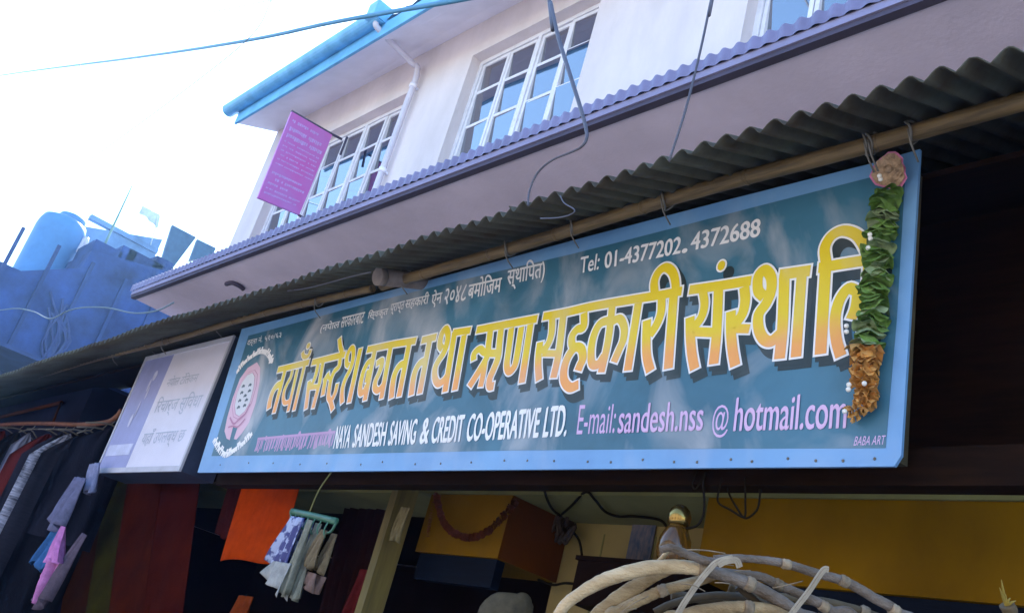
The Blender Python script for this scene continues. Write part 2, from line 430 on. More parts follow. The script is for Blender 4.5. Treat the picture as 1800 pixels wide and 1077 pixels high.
def sign_mat(name, cols, rough=.42, stain_sheen=.35, grad=None):
    m = bpy.data.materials.new(name); m.use_nodes = True; n = m.node_tree; L = n.links; b = n.nodes['Principled BSDF']
    tc = n.nodes.new('ShaderNodeTexCoord')
    nz = n.nodes.new('ShaderNodeTexNoise'); nz.inputs['Scale'].default_value = 2.2; nz.inputs['Detail'].default_value = 7; nz.inputs['Roughness'].default_value = .6; nz.inputs['Distortion'].default_value = .4
    L.new(tc.outputs['Object'], nz.inputs['Vector'])
    if grad:
        sp = n.nodes.new('ShaderNodeSeparateXYZ'); L.new(tc.outputs['Object'], sp.inputs[0])
        nn = n.nodes.new('ShaderNodeTexNoise'); nn.inputs['Scale'].default_value = 7; L.new(tc.outputs['Object'], nn.inputs['Vector'])
        ad = n.nodes.new('ShaderNodeMath'); ad.operation = 'MULTIPLY_ADD'; L.new(nn.outputs[0], ad.inputs[0]); ad.inputs[1].default_value = .10; L.new(sp.outputs[2], ad.inputs[2])
        mr = n.nodes.new('ShaderNodeMapRange'); mr.inputs[1].default_value = grad[0]+.05; mr.inputs[2].default_value = grad[1]+.05; mr.interpolation_type = 'SMOOTHSTEP'
        L.new(ad.outputs[0], mr.inputs[0])
        fac = mr.outputs[0]
    else:
        mr = n.nodes.new('ShaderNodeMapRange'); mr.inputs[1].default_value = .35; mr.inputs[2].default_value = .65; L.new(nz.outputs[0], mr.inputs[0]); fac = mr.outputs[0]
    mx = n.nodes.new('ShaderNodeMix'); mx.data_type = 'RGBA'; mx.inputs[6].default_value = (*cols[0], 1); mx.inputs[7].default_value = (*cols[1], 1)
    L.new(fac, mx.inputs[0])
    # pale patches, stretched downwards: faded stains and sky reflection painted together
    mp = n.nodes.new('ShaderNodeMapping'); mp.inputs['Scale'].default_value = (1.9, 1, 1.1); mp.inputs['Rotation'].default_value = (0, R(18), 0); L.new(tc.outputs['Object'], mp.inputs[0])
    n2 = n.nodes.new('ShaderNodeTexNoise'); n2.inputs['Scale'].default_value = 1.7; n2.inputs['Detail'].default_value = 5; n2.inputs['Distortion'].default_value = .8; L.new(mp.outputs[0], n2.inputs['Vector'])
    m2 = n.nodes.new('ShaderNodeMapRange'); m2.inputs[1].default_value = .50; m2.inputs[2].default_value = .78; m2.inputs[4].default_value = stain_sheen; L.new(n2.outputs[0], m2.inputs[0])
    mx2 = n.nodes.new('ShaderNodeMix'); mx2.data_type = 'RGBA'; L.new(m2.outputs[0], mx2.inputs[0]); L.new(mx.outputs[2], mx2.inputs[6]); mx2.inputs[7].default_value = (.55, .55, .58, 1)
    L.new(mx2.outputs[2], b.inputs['Base Color'])
    b.inputs['Roughness'].default_value = rough; b.inputs['Specular IOR Level'].default_value = .45
    n3 = n.nodes.new('ShaderNodeTexNoise'); n3.inputs['Scale'].default_value = 3.5; n3.inputs['Detail'].default_value = 3; L.new(tc.outputs['Object'], n3.inputs['Vector'])
    bp = n.nodes.new('ShaderNodeBump'); bp.inputs['Strength'].default_value = .35; bp.inputs['Distance'].default_value = .03; L.new(n3.outputs[0], bp.inputs['Height']); L.new(bp.outputs[0], b.inputs['Normal'])
    return m
M['teal'] = sign_mat('sign_teal', ((.029, .118, .182), (.049, .170, .258)), stain_sheen=.75)
M['border'] = sign_mat('sign_border', ((.13, .30, .56), (.17, .37, .64)), stain_sheen=.25)
M['fill'] = sign_mat('letter_yellow', ((.80, .35, .09), (.72, .55, .008)), grad=(.36, .47), stain_sheen=.4)
M['outline'] = sign_mat('letter_outline', ((.74, .76, .78), (.82, .83, .84)), stain_sheen=.1)
M['shadow'] = sign_mat('letter_drop_shade', ((.016, .034, .036), (.012, .028, .034)), stain_sheen=.15)
M['wletter'] = sign_mat('small_letter_white', ((.78, .80, .82), (.84, .85, .86)), stain_sheen=.35)
M['pletter'] = sign_mat('small_letter_mauve', ((.60, .40, .66), (.66, .46, .70)), stain_sheen=.15)
M['emb_pink'] = sign_mat('emblem_pink', ((.60, .38, .50), (.66, .46, .58)), stain_sheen=.2)
M['emb_red'] = sign_mat('emblem_red', ((.40, .16, .28), (.44, .20, .34)), stain_sheen=.2)

# board: wooden frame, light-blue border sheet, teal field
outer = [uv(*p) for p in ((347, 830), (1578, 818), (1584, 800), (1617, 262), (1545, 284), (1280, 351), (1012, 421), (760, 491), (425, 578))]
outer[1] = uv(1572, 819)
bm = new(); a = [bpt(q, 0) for q in outer]; prism(bm, a, [p+Vector((0, .012, 0)) for p in a])
G.part('border', bm, M['border'], local=True)
W_, H_ = uv(1580, 818).x, .88
bm = new()
box(bm, .02, W_-.0, .0125, .045, .01, .06); box(bm, .02, W_-.0, .0125, .045, H_-.06, H_-.02)
for k in range(6): xx = .02+k*(W_-.07)/5; box(bm, xx, xx+.05, .0126, .0449, .0605, H_-.0605)
G.part('timber_frame', bm, M['board_back'], local=True)
bm = new()
field = [uv(*p) for p in ((372, 801), (560, 798), (900, 791), (1250, 788), (1557, 787), (1577, 560), (1592, 300), (1543, 309), (1300, 371), (1080, 428), (1000, 448), (800, 495), (640, 535), (437, 590))]
# fine grid clipped? one flat sheet is enough: the cloth's ripple is in its material
bm.faces.new([bm.verts.new(bpt(q, .0012)) for q in field])
G.part('painted_field', bm, M['teal'], local=True)
for k in range(24):
    q = uv(380+k*50+random.uniform(-8, 8), 815-k*.35+random.uniform(-3, 3)); bm = new()
    ball(bm, bpt(q, .001), .0045, 6, sc=(1, .5, 1)); G.part('nail', bm, M['wire'], local=True)

def strip(bm, pts, w, h, mi, sm=True, ext=0.):
    P = [Vector((p[0], p[1])) for p in pts]
    if sm and len(P) > 2: P = [Vector((q.x, q.y)) for q in smooth_pts([(p.x, p.y, 0) for p in P], 7)]
    if ext:
        P[0] = P[0]-(P[1]-P[0]).normalized()*ext; P[-1] = P[-1]+(P[-1]-P[-2]).normalized()*ext
    n = len(P); prev = None
    for i, p in enumerate(P):
        if i == 0: d = P[1]-P[0]; k = 1
        elif i == n-1: d = P[-1]-P[-2]; k = 1
        else:
            d1 = (P[i]-P[i-1]).normalized(); d2 = (P[i+1]-P[i]).normalized(); d = d1+d2
            if d.length < 1e-4: d = d1
            k = min(1.5, 1/max(.3, d.normalized().dot(d1)))
        d.normalize(); nn = Vector((-d.y, d.x))*(w/2*k)
        cur = (bm.verts.new(bpt(p+nn, h+i*1e-6)), bm.verts.new(bpt(p-nn, h+i*1e-6)))
        if prev: f = bm.faces.new((prev[0], prev[1], cur[1], cur[0])); f.material_index = mi
        prev = cur
def ell(bm, c, rx, ry, h, mi, tilt=0., n=22):
    ct, st = math.cos(tilt), math.sin(tilt)
    f = bm.faces.new([bm.verts.new(bpt((c[0]+rx*math.cos(t)*ct-ry*math.sin(t)*st, c[1]+rx*math.cos(t)*st+ry*math.sin(t)*ct), h)) for t in [2*math.pi*k/n for k in range(n)]])
    f.material_index = mi

CR = {'A': (460, 580, 6.73), 'B': (620, 560, 6.732), 'C': (800, 540, 6.333), 'D': (1000, 450, 4.683), 'E': (1190, 440, 4.488), 'F': (1400, 380, 3.845)}
def cv(c, p): x0, y0, s = CR[c]; return uv(x0+p[0]/s, y0+p[1]/s)
WS = .047   # stem width (m)
strokes = []   # (points in board metres, width, smooth)
def st(c, pts, w=1., sm=True): strokes.append(([cv(c, p) for p in pts], WS*w, sm))
HL = .98
# first word
st('A', [(195, 475), (390, 428), (572, 380)], HL)
st('A', [(287, 470), (150, 985)], .95, False)
st('A', [(258, 645), (195, 655), (140, 730), (105, 840), (92, 935)], 1.15)
st('A', [(374, 470), (352, 560), (308, 640), (276, 720), (264, 800), (278, 860), (322, 852), (358, 800)], .72)
st('A', [(432, 462), (318, 965)], .74, False); st('A', [(515, 420), (387, 955)], .82, False)
st('A', [(492, 258), (500, 305), (530, 322), (565, 298), (588, 232)], .75)
# second word
st('A', [(600, 388), (800, 338), (998, 288)], HL)
st('A', [(678, 390), (655, 510), (615, 620), (570, 680)], .85); st('A', [(573, 600), (562, 690), (548, 800), (530, 940)], .9)
st('A', [(578, 680), (690, 668)], .8, False); st('A', [(735, 375), (690, 640), (612, 930)], .85, False)
st('A', [(815, 515), (775, 560), (752, 650), (730, 780)], .9); st('A', [(735, 600), (790, 560), (830, 590)], .6)
st('A', [(938, 330), (925, 430), (870, 490), (830, 580), (810, 690), (800, 790), (825, 850), (850, 950)], .85)
st('A', [(905, 630), (880, 740), (838, 830)], .8); st('A', [(930, 95), (938, 190), (962, 275)], .85)
st('A', [(1045, 425), (1015, 400), (1022, 300), (1070, 215), (1095, 250), (1085, 370), (1050, 480), (1000, 580), (968, 680), (958, 780), (962, 870)], .85)
st('A', [(1180, 215), (1040, 865)], .95, False)
# third word
st('B', [(178, 372), (470, 310), (762, 262)], HL)
st('B', [(272, 370), (150, 975)], .95, False)
st('B', [(262, 495), (195, 520), (140, 620), (112, 730), (97, 830), (108, 885), (150, 850), (180, 780)], .95); st('B', [(195, 600), (165, 760)], .6, False)
st('B', [(458, 340), (345, 955)], .95, False)
st('B', [(285, 540), (350, 500), (350, 560), (320, 650), (280, 740), (272, 820), (310, 850), (370, 790)], .95)
st('B', [(678, 300), (555, 930)], 1., False); st('B', [(650, 530), (570, 555), (515, 640), (485, 760), (465, 950)], 1.05)
# fourth word
st('B', [(822, 262), (1003, 218)], HL, False)
st('B', [(925, 235), (800, 895)], 1., False); st('B', [(895, 505), (820, 520), (765, 590), (730, 700), (700, 915)], 1.05)
st('B', [(1075, 365), (1042, 310), (1062, 190), (1110, 125), (1138, 190), (1125, 300), (1085, 410), (1025, 500), (985, 590), (985, 710), (1025, 770), (1085, 735), (1125, 680)], 1.)
st('B', [(1218, 150), (1100, 875)], 1., False); st('B', [(1190, 172), (1408, 140)], HL*.95, False); st('B', [(1330, 190), (1215, 855)], 1., False)
# fifth word
st('C', [(245, 258), (590, 192), (928, 130)], HL)
st('C', [(402, 260), (385, 400), (365, 550), (290, 690), (165, 890)], 1.); st('C', [(522, 240), (503, 400), (488, 560), (440, 690), (395, 800), (395, 880), (445, 875)], 1.)
st('C', [(215, 600), (222, 520), (285, 468), (350, 510), (500, 515)], .95); st('C', [(345, 600), (320, 760), (290, 895)], .9)
st('C', [(638, 225), (605, 480), (585, 640), (605, 715), (650, 690), (690, 590), (750, 215)], .95); st('C', [(850, 185), (750, 850)], 1., False)
# sixth word
strokes.append(([cv('C', (985, 110)), cv('C', (1240, 62)), cv('D', (200, 418)), cv('D', (560, 357)), cv('D', (760, 325)), cv('D', (942, 290))], WS*HL, True))
st('C', [(1092, 105), (1082, 300), (1035, 430), (965, 500)], .95); st('C', [(958, 385), (940, 520), (935, 660), (945, 820)], 1.)
st('C', [(980, 515), (1180, 520)], .8, False); st('C', [(1215, 85), (1165, 500), (1102, 795)], 1.)
st('C', [(1445, 60), (1440, 220), (1370, 250), (1315, 320), (1310, 410), (1345, 460)], 1.); st('C', [(1375, 715), (1400, 650), (1432, 570), (1415, 470), (1350, 450), (1270, 550), (1222, 690), (1225, 820), (1290, 895), (1390, 860)], 1.05)
st('D', [(365, 410), (330, 700), (272, 965)], .95)
st('D', [(350, 530), (265, 560), (212, 660), (190, 790), (200, 890), (250, 890), (300, 820)], 1.); st('D', [(355, 545), (425, 520), (462, 590), (455, 690), (418, 780), (375, 880)], .95)
st('D', [(580, 385), (490, 950)], 1., False)
st('D', [(772, 350), (765, 470), (728, 570), (668, 660)], 1.); st('D', [(650, 525), (645, 690), (650, 830), (680, 955)], 1.05)
st('D', [(872, 300), (825, 935)], 1.05, False); st('D', [(715, 315), (710, 220), (742, 140), (800, 98), (855, 130), (882, 205), (888, 310)], 1.)
# seventh word
st('E', [(100, 318), (350, 282), (598, 242)], 1.)
st('E', [(210, 320), (224, 430), (200, 530), (135, 620)], .95); st('E', [(110, 525), (113, 680), (125, 820), (148, 945)], 1.05)
st('E', [(125, 645), (330, 652)], .95, False); st('E', [(335, 300), (320, 650), (295, 905)], 1.05)
st('E', [(537, 285), (545, 400), (520, 510), (450, 600)], 1.05); st('E', [(433, 478), (433, 640), (445, 780), (468, 920)], 1.05); st('E', [(445, 620), (585, 622)], .9, False)
st('E', [(700, 375), (648, 320), (650, 210), (700, 160), (748, 215), (750, 320), (712, 420), (652, 510), (652, 620), (690, 700), (750, 720), (825, 660)], 1.05)
st('E', [(855, 190), (840, 600), (815, 865)], 1.05); st('E', [(810, 198), (1065, 163)], 1.05, False); st('E', [(992, 185), (945, 850)], 1., False)
# last word
st('F', [(203, 340), (168, 940)], 1.05, False); st('F', [(207, 325), (198, 220), (242, 140), (320, 103), (410, 130), (468, 210), (505, 310)], 1.)
st('F', [(150, 355), (360, 320), (590, 285)], 1.); st('F', [(497, 300), (480, 560), (445, 900)], 1.)
st('F', [(308, 955), (275, 830), (268, 690), (298, 570), (358, 492), (420, 510), (485, 485)], 1.); st('F', [(420, 520), (405, 620), (372, 705)], .95)
dots = [('E', (358, 125), 42, 52), ('A', (562, 190), 26, 44)]
bm = new(); OL = .0065
for k, (P, w, sm) in enumerate(strokes):
    strip(bm, [p+Vector((.024, -.030)) for p in P], w*1.15, .0018+k*.6e-5, 2, sm, .004)
    strip(bm, [p+Vector((.012, -.015)) for p in P], w*1.15, .0026+k*.6e-5, 2, sm, .004)
    strip(bm, P, w, .0038+k*.6e-5, 1, sm, .004)
    strip(bm, P, w-2*OL*min(1, w/WS), .0050+k*.6e-5, 0, sm, .004-OL)
for c, p, rx, ry in dots:
    s = CR[c][2]; q = cv(c, p); rx_ = abs(cv(c, (p[0]+rx, p[1])).x-q.x); ry_ = abs(cv(c, (p[0], p[1]+ry)).y-q.y)
    ell(bm, q+Vector((.03, -.03)), rx_, ry_, .0022, 2); ell(bm, q, rx_, ry_, .0046, 1); ell(bm, q, rx_-OL, ry_-OL, .0058, 0)
me_t = G.part('title_lettering', bm, [M['fill'], M['outline'], M['shadow']], local=True)

dg = None
def text_mesh(body, bold=0., shear=0.):
    if bold > .015:                          # thicken by overlaying shifted copies: offsetting the outline breaks small counters
        b0 = text_mesh(body, 0., shear)
        for k, dx in enumerate((-bold, bold)):
            b1 = text_mesh(body, 0., shear)
            for v in b1.verts: v.co.x += dx; v.co.y += dx*.35; v.co.z += .0009*(k+1)
            me = bpy.data.meshes.new('t'); b1.to_mesh(me); b1.free(); b0.from_mesh(me); bpy.data.meshes.remove(me)
        return b0
    c = bpy.data.curves.new('lettering', 'FONT'); c.body = body; c.offset = 0; c.shear = shear; c.resolution_u = 4
    o = bpy.data.objects.new('lettering', c); C.objects.link(o); bpy.context.view_layer.update()
    me = bpy.data.meshes.new_from_object(o.evaluated_get(bpy.context.evaluated_depsgraph_get()))
    bpy.data.objects.remove(o); bpy.data.curves.remove(c)
    b = bmesh.new(); b.from_mesh(me); bpy.data.meshes.remove(me)
    seen = set(); k = 0
    for v in b.verts:                        # each letter a hair above the last, so that touching letters never share a plane
        if v in seen: continue
        st_ = [v]; seen.add(v)
        while st_:
            a = st_.pop(); a.co.z = k*6e-5
            for e in a.link_edges:
                o_ = e.other_vert(a)
                if o_ not in seen: seen.add(o_); st_.append(o_)
        k += 1
    return b
def fit(b, quad, h, mk):                     # map the text's bounds onto a quad TL, TR, BR, BL given in metres; mk makes the 3D point
    xs = [v.co.x for v in b.verts]; ys = [v.co.y for v in b.verts]; x0, x1, y0, y1 = min(xs), max(xs), min(ys), max(ys)
    TL, TR, BR, BLq = quad
    for v in b.verts:
        s, t = (v.co.x-x0)/(x1-x0), (v.co.y-y0)/(y1-y0)
        p = (BLq*(1-s)+BR*s)*(1-t)+(TL*(1-s)+TR*s)*t
        v.co = mk(p, h+v.co.z)
def sign_text(name, body, px, m, bold=.02, h=.002):
    b = text_mesh(body, bold); fit(b, [uv(*p) for p in px], h, bpt); return b
def join(dst, src):
    me = bpy.data.meshes.new('tmp'); src.to_mesh(me); src.free(); dst.from_mesh(me); bpy.data.meshes.remove(me)

def yb_(x): return 788.7-.0522*(x-585)
def yt_(x): return 748.6-.0913*(x-593)
bm = new()
for w, xa, xb in (('NAYA', 586, 614), ('SANDESH', 619, 677), ('SAVING', 682, 730), ('&', 737, 753), ('CREDIT', 757, 813), ('CO-OPERATIVE', 819, 947), ('LTD.', 954, 996)):
    sh = 8
    join(bm, sign_text('', w, [(xa+sh, yt_(xa+sh)), (xb+sh*.8, yt_(xb+sh*.8)), (xb, yb_(xb)), (xa, yb_(xa))], None, .045))
G.part('english_name_lettering', bm, M['wletter'], local=True)
bm = new()
join(bm, sign_text('', 'E-mail:', [(1020, 712), (1086, 710), (1080, 761), (1014, 764)], None, .012))
join(bm, sign_text('', 'sandesh.nss', [(1092, 710.5), (1240, 704), (1236, 757), (1086, 762)], None, .02))
join(bm, sign_text('', '@', [(1255, 712), (1284, 711), (1279, 768), (1251, 770)], None, .012))
join(bm, sign_text('', 'hotmail.com', [(1296, 699), (1492, 689), (1488, 753.5), (1289.6, 758.7)], None, .02))
G.part('email_lettering', bm, M['pletter'], local=True); bm = new()
join(bm, sign_text('', 'BABA ART', [(1505, 767), (1558, 765), (1555, 781), (1501, 783)], None, .01))
G.part('painter_lettering', bm, M['pletter'], local=True)
bm = new()
join(bm, sign_text('', 'Tel:', [(1022, 453), (1057, 445), (1053, 474), (1020, 481.5)], None, .02))
join(bm, sign_text('', '01-4377202', [(1065, 444), (1200, 415.5), (1197, 446), (1063, 473)], None, .03))
join(bm, sign_text('', '4372688', [(1217, 410), (1339, 384), (1337, 416), (1214, 442)], None, .03))
q = uv(1204, 441); ell(bm, q, .012, .009, .002, 0)
G.part('telephone_lettering', bm, M['wletter'], local=True)
bm = new()
for w, xa, xb, ya, yb2 in (('(नपेाल', 562, 596, 570, 587), ('सरकारबाट', 598, 639, 560, 577), ('िस्वकृत', 645, 681, 548, 565), ('प्राप्त', 684, 709, 537, 555), ('सहकारी', 711, 753, 524, 546), ('एेन', 757, 776, 513, 542), ('२०४८', 780, 819, 510, 537), ('बमोिजम', 822, 881, 493, 526), ('स्थािपत)', 890, 957, 468, 512)):
    sl_ = -.215; dy = sl_*(xb-xa)
    join(bm, sign_text('', w, [(xa+5, ya-2), (xb+4, ya+dy-3), (xb, yb2+dy), (xa, yb2)], None, .022))
G.part('registration_lettering', bm, M['wletter'], local=True)
bm = new()
join(bm, sign_text('', 'दर्ता नं. ५१०/६३', [(437, 596), (496, 581), (494, 596), (434, 611)], None, .01))
G.part('number_lettering', bm, M['wletter'], local=True)
# worn, illegible mauve line: a head-bar with short broken strokes under it
rs = random.Random(11)
def scribble(bm, a, b, height, h, mi=0, w=.006, n=30, bar=True):
    d = b-a; u = d.normalized(); v = Vector((-u.y, u.x))
    if bar: strip(bm, [a+v*height, b+v*height], w*1.2, h, mi, False)
    for k in range(n):
        t = (k+.5)/n; p = a+d*t; e = p+v*height*rs.uniform(.0, .25)
        if rs.random() < .12: continue
        pts = [p+v*height*.98, p+v*height*.5+u*rs.uniform(-.5, .5)*d.length/n, e+u*rs.uniform(-.6, .6)*d.length/n]
        strip(bm, pts, w, h+k*2e-6, mi, True)
bm = new(); scribble(bm, uv(446, 796), uv(583, 787), .078, .002, 0, .010, 52)
for px in ((468, 770), (498, 768), (527, 762), (580, 758)): ell(bm, uv(*px), .012, .014, .002, 0)
G.part('address_lettering', bm, sign_mat('address_mauve', ((.40, .24, .44), (.46, .29, .50)), stain_sheen=.3), local=True)
# emblem: two cupped hands holding an oval
def E_(x, y): return uv(370+x/4.68, 580+y/4.68)
bm = new()
ring = [(385, 265), (412, 310), (408, 420), (375, 600), (320, 760), (260, 850), (215, 900), (195, 895), (225, 800), (190, 790), (160, 905), (135, 890), (118, 830), (140, 720), (185, 560), (245, 400), (310, 310)]
bm.faces.new([bm.verts.new(bpt(E_(*p), .002)) for p in ring])
inner = [(350, 352), (368, 385), (360, 470), (330, 590), (285, 670), (240, 708), (212, 690), (205, 620), (225, 520), (265, 430), (310, 370)]
for (sc_, mi, h) in ((1.30, 1, .0026), (1.25, 0, .0032), (1.05, 1, .0036), (1., 2, .004)):
    cx_, cy_ = 287, 530
    f = bm.faces.new([bm.verts.new(bpt(E_(cx_+(p[0]-cx_)*sc_, cy_+(p[1]-cy_)*(sc_*.5+.5)), h)) for p in inner]); f.material_index = mi
for (x, y) in ((275, 462), (330, 452), (262, 515), (325, 500), (290, 540), (245, 580), (300, 575), (235, 635), (285, 620)):
    strip(bm, [E_(x-12, y+12), E_(x, y-4), E_(x+12, y+2)], .014, .0046, 3, False)
strip(bm, [E_(165, 720), E_(195, 770), E_(235, 740), E_(290, 690), E_(330, 610)], .012, .0044, 1)
strip(bm, [E_(150, 800), E_(190, 790), E_(230, 795), E_(290, 730)], .010, .0044, 1)
G.part('emblem', bm, [M['emb_pink'], M['emb_red'], sign_mat('emblem_white', ((.56, .58, .64), (.62, .64, .68)), stain_sheen=.2), mat('emblem_dark', (.10, .14, .18), .6)], local=True)
bm = new()
for arc, hh in (([(220, 335), (290, 250), (360, 195), (420, 165), (470, 175), (505, 230), (500, 270)], .05), ([(40, 890), (75, 960), (130, 1010), (190, 980), (270, 920), (345, 840)], .055)):
    bm = new(); P = smooth_pts([(*E_(*p), 0) for p in arc], 5)
    for k in range(len(P)-1):
        a, b = Vector(P[k][:2]), Vector(P[k+1][:2]); u = (b-a).normalized(); v = Vector((-u.y, u.x))
        m_ = (a+b)/2
        strip(bm, [a, b], .010, .002+k*4e-6, 0, False)
        strip(bm, [m_, m_+v*rs.choice((1, -1))*hh*.4+u*rs.uniform(-.01, .01)], .016, .0024+k*4e-6, 0, False)
        strip(bm, [a, a-v*hh*.5], .012, .0027+k*4e-6, 0, False)
    G.part('motto_lettering', bm, M['wletter'], local=True)

# ------------------------------------------------------------------ garland on the sign
gp = [onb(*p)+OUT*.035 for p in ((1577, 312), (1572, 345), (1562, 400), (1556, 450), (1550, 500), (1545, 550), (1538, 600), (1533, 640), (1530, 680), (1538, 705), (1520, 725), (1503, 735))]
GA = Thing('flower_garland', 'wilting garland of green leaves and orange marigolds hanging on the long sign', 'garland', gp[-1])
def ruffle(bm, c, ax, r, wav, amp, mi, cup=.3, n=22, hole=.15, rnd=random):
    ax = ax.normalized(); u = ax.orthogonal().normalized(); w = ax.cross(u); ph = rnd.uniform(0, 6)
    rings = []
    for rr in (hole, .6, 1.):
        rings.append([bm.verts.new(c+(u*math.cos(t)+w*math.sin(t))*r*rr*(1+.12*rr*math.sin(3*t+ph))+ax*(cup*r*rr*rr+amp*r*rr*math.sin(wav*t+ph))) for t in [2*math.pi*k/n for k in range(n)]])
    for a, b in zip(rings, rings[1:]):
        for k in range(n): f = bm.faces.new((a[k], a[(k+1)%n], b[(k+1)%n], b[k])); f.material_index = mi; f.smooth = True
M['leaf'] = mat('garland_leaf', (.13, .26, .045), .8, .3, 30., .3, 90, spec=.15, col2=(.22, .34, .12))
M['leaf2'] = mat('garland_leaf_pale', (.32, .42, .22), .55, .2, 30.)
M['marigold'] = mat('marigold_orange', (.74, .34, .07), .9, .3, 40., col2=(.52, .33, .13))
M['petal'] = mat('petal_pink', (.62, .20, .38), .7, .2, 30.)
M['bead'] = mat('bead_white', (.8, .78, .72), .4, .05, 30)
GP = smooth_pts(gp, 8)
rg = random.Random(21)
lf = new(); mg = new()
Ltot = [0]
for a, b in zip(GP, GP[1:]): Ltot.append(Ltot[-1]+(b-a).length)
def gat(d):
    for i in range(len(GP)-1):
        if d <= Ltot[i+1]: t = (d-Ltot[i])/(Ltot[i+1]-Ltot[i]); return GP[i].lerp(GP[i+1], t), (GP[i+1]-GP[i]).normalized()
    return GP[-1], (GP[-1]-GP[-2]).normalized()
d = .055; dl_end = (Ltot[-1])*.705
while d < dl_end:
    p, t = gat(d); ax = (-t+Vector((rg.uniform(-.5, .5), rg.uniform(-.3, .3), rg.uniform(-.2, .2))))
    ruffle(lf, p+Vector((rg.uniform(-.006, .006), 0, 0)), ax, rg.uniform(.035, .046), rg.choice((3, 4, 5)), rg.uniform(.12, .24), 0 if rg.random() < .75 else 1, rg.uniform(-.75, -.25), rnd=rg)
    d += rg.uniform(.008, .014)
while d < Ltot[-1]:
    p, t = gat(d); ax = (-t+Vector((rg.uniform(-.6, .6), rg.uniform(-.4, .4), rg.uniform(-.3, .3))))
    k = (d-dl_end)/(Ltot[-1]-dl_end)
    ruffle(mg, p, ax, rg.uniform(.036, .046)*(1-.45*k), rg.choice((5, 7, 8)), rg.uniform(.18, .34), 0, rg.uniform(-.6, .2), rnd=rg)
    d += rg.uniform(.007, .012)
GA.part('leaf_string', lf, [M['leaf'], M['leaf2']]); GA.part('marigold_string', mg, M['marigold'])
bm = new(); c = gp[0]
for k in range(5): ruffle(bm, c+OUT*.004*k, OUT+Vector((0, 0, -.5)), .052-.006*k, 11, .14, 0 if k < 1 else 1, .25, rnd=rg)
ball(bm, c+OUT*.018, .013, 8, 1)
GA.part('flower', bm, [M['petal'], mat('flower_heart', (.46, .32, .20), .8, .3, 50)])
bm = new()
for px in ((1568, 330), (1570, 336), (1552, 432), (1553, 439), (1549, 455), (1544, 690), (1517, 692), (1516, 700), (1510, 738), (1512, 600), (1512, 590)):
    p = onb(*px)+OUT*.075; ball(bm, p, .007, 8)
GA.part('bead_string', bm, M['bead'])

# ------------------------------------------------------------------ light box sign to the left
Lb = [atY(173, 826, 2.2), atY(322, 830, 2.2), atY(412, 594, 2.2), atY(257, 627, 2.2)]
lx0, lx1, lz0, lz1 = -6.90, -5.50, 2.463, 3.345
K = Thing('lightbox_sign', 'white and periwinkle light box sign hanging left of the long sign', 'sign', (lx0, 2.2, lz0))
bm = new(); box(bm, lx0, lx1, 2.205, 2.42, lz0, lz1); K.part('casing', bm, mat('casing_navy', (.03, .045, .09), .5, .2, 5.))
bm = new(); box(bm, lx0-.004, lx1+.004, 2.19, 2.2049, lz0-.004, lz0+.03); box(bm, lx0-.004, lx1+.004, 2.19, 2.2049, lz1-.03, lz1+.004)
box(bm, lx0-.004, lx0+.02, 2.19, 2.2049, lz0+.03, lz1-.03); box(bm, lx1-.02, lx1+.004, 2.19, 2.2049, lz0+.03, lz1-.03)
K.part('rim', bm, mat('rim_grey', (.45, .47, .55), .5, .1, 5.))
bm = new(); xm = lx0+.52
box(bm, xm, lx1-.02, 2.197, 2.2048, lz0+.03, lz1-.03); K.part('white_panel', bm, mat('panel_white', (.64, .64, .76), .4, .04, 3.))
bm = new(); box(bm, lx0+.02, xm, 2.1965, 2.2047, lz0+.03, lz1-.03); K.part('blue_panel', bm, mat('panel_periwinkle', (.29, .32, .58), .4, .08, 3.))
def ky(q, h): return Vector((q[0], 2.197-h, q[1]))
def ktext(body, x0, x1, z0, z1, bold=.01):
    b = text_mesh(body, bold); V = lambda x, z: Vector((x, z)); fit(b, [V(x0, z1), V(x1, z1), V(x1, z0), V(x0, z0)], .001, ky); return b
m_gb = mat('letter_greyblue', (.42, .48, .60), .6)
for a_ in (('नपेाल टिेलकम', xm+.10, lx1-.30, 3.06, 3.14), ('िरचार्ज सुिवधा', xm+.08, lx1-.10, 2.84, 2.99), ('यहाँ उपलब्ध छ', xm+.08, lx1-.14, 2.62, 2.76)):
    K.part('panel_lettering', ktext(*a_), m_gb)
bm = new(); box(bm, lx0+.05, xm-.04, 2.1945, 2.1964, lz0+.12, lz0+.20); K.part('label_strip', bm, mat('strip_pale', (.50, .54, .74), .5))
bm = new()
for (x, z, w, h_) in ((lx0+.34, 3.17, .03, .04), (lx0+.30, 3.10, .016, .05), (lx0+.33, 3.04, .012, .05), (lx0+.24, 2.84, .024, .05), (lx0+.28, 2.92, .010, .07)):
    f = bm.faces.new([bm.verts.new((x+w*math.cos(t), 2.194, z+h_*math.sin(t))) for t in [k*math.pi/6 for k in range(12)]])
K.part('swoosh', bm, mat('swoosh_cream', (.52, .54, .72), .5))
bm = new()
for xx in (lx0+.12, lx1-.2): tube(bm, [(xx, 2.25, lz1), (xx+.01, 2.1, lz1+.06), (xx, 2.05, lz1+.12)], .004, 6, 3)
K.part('hanging_wire', bm, M['wire'])

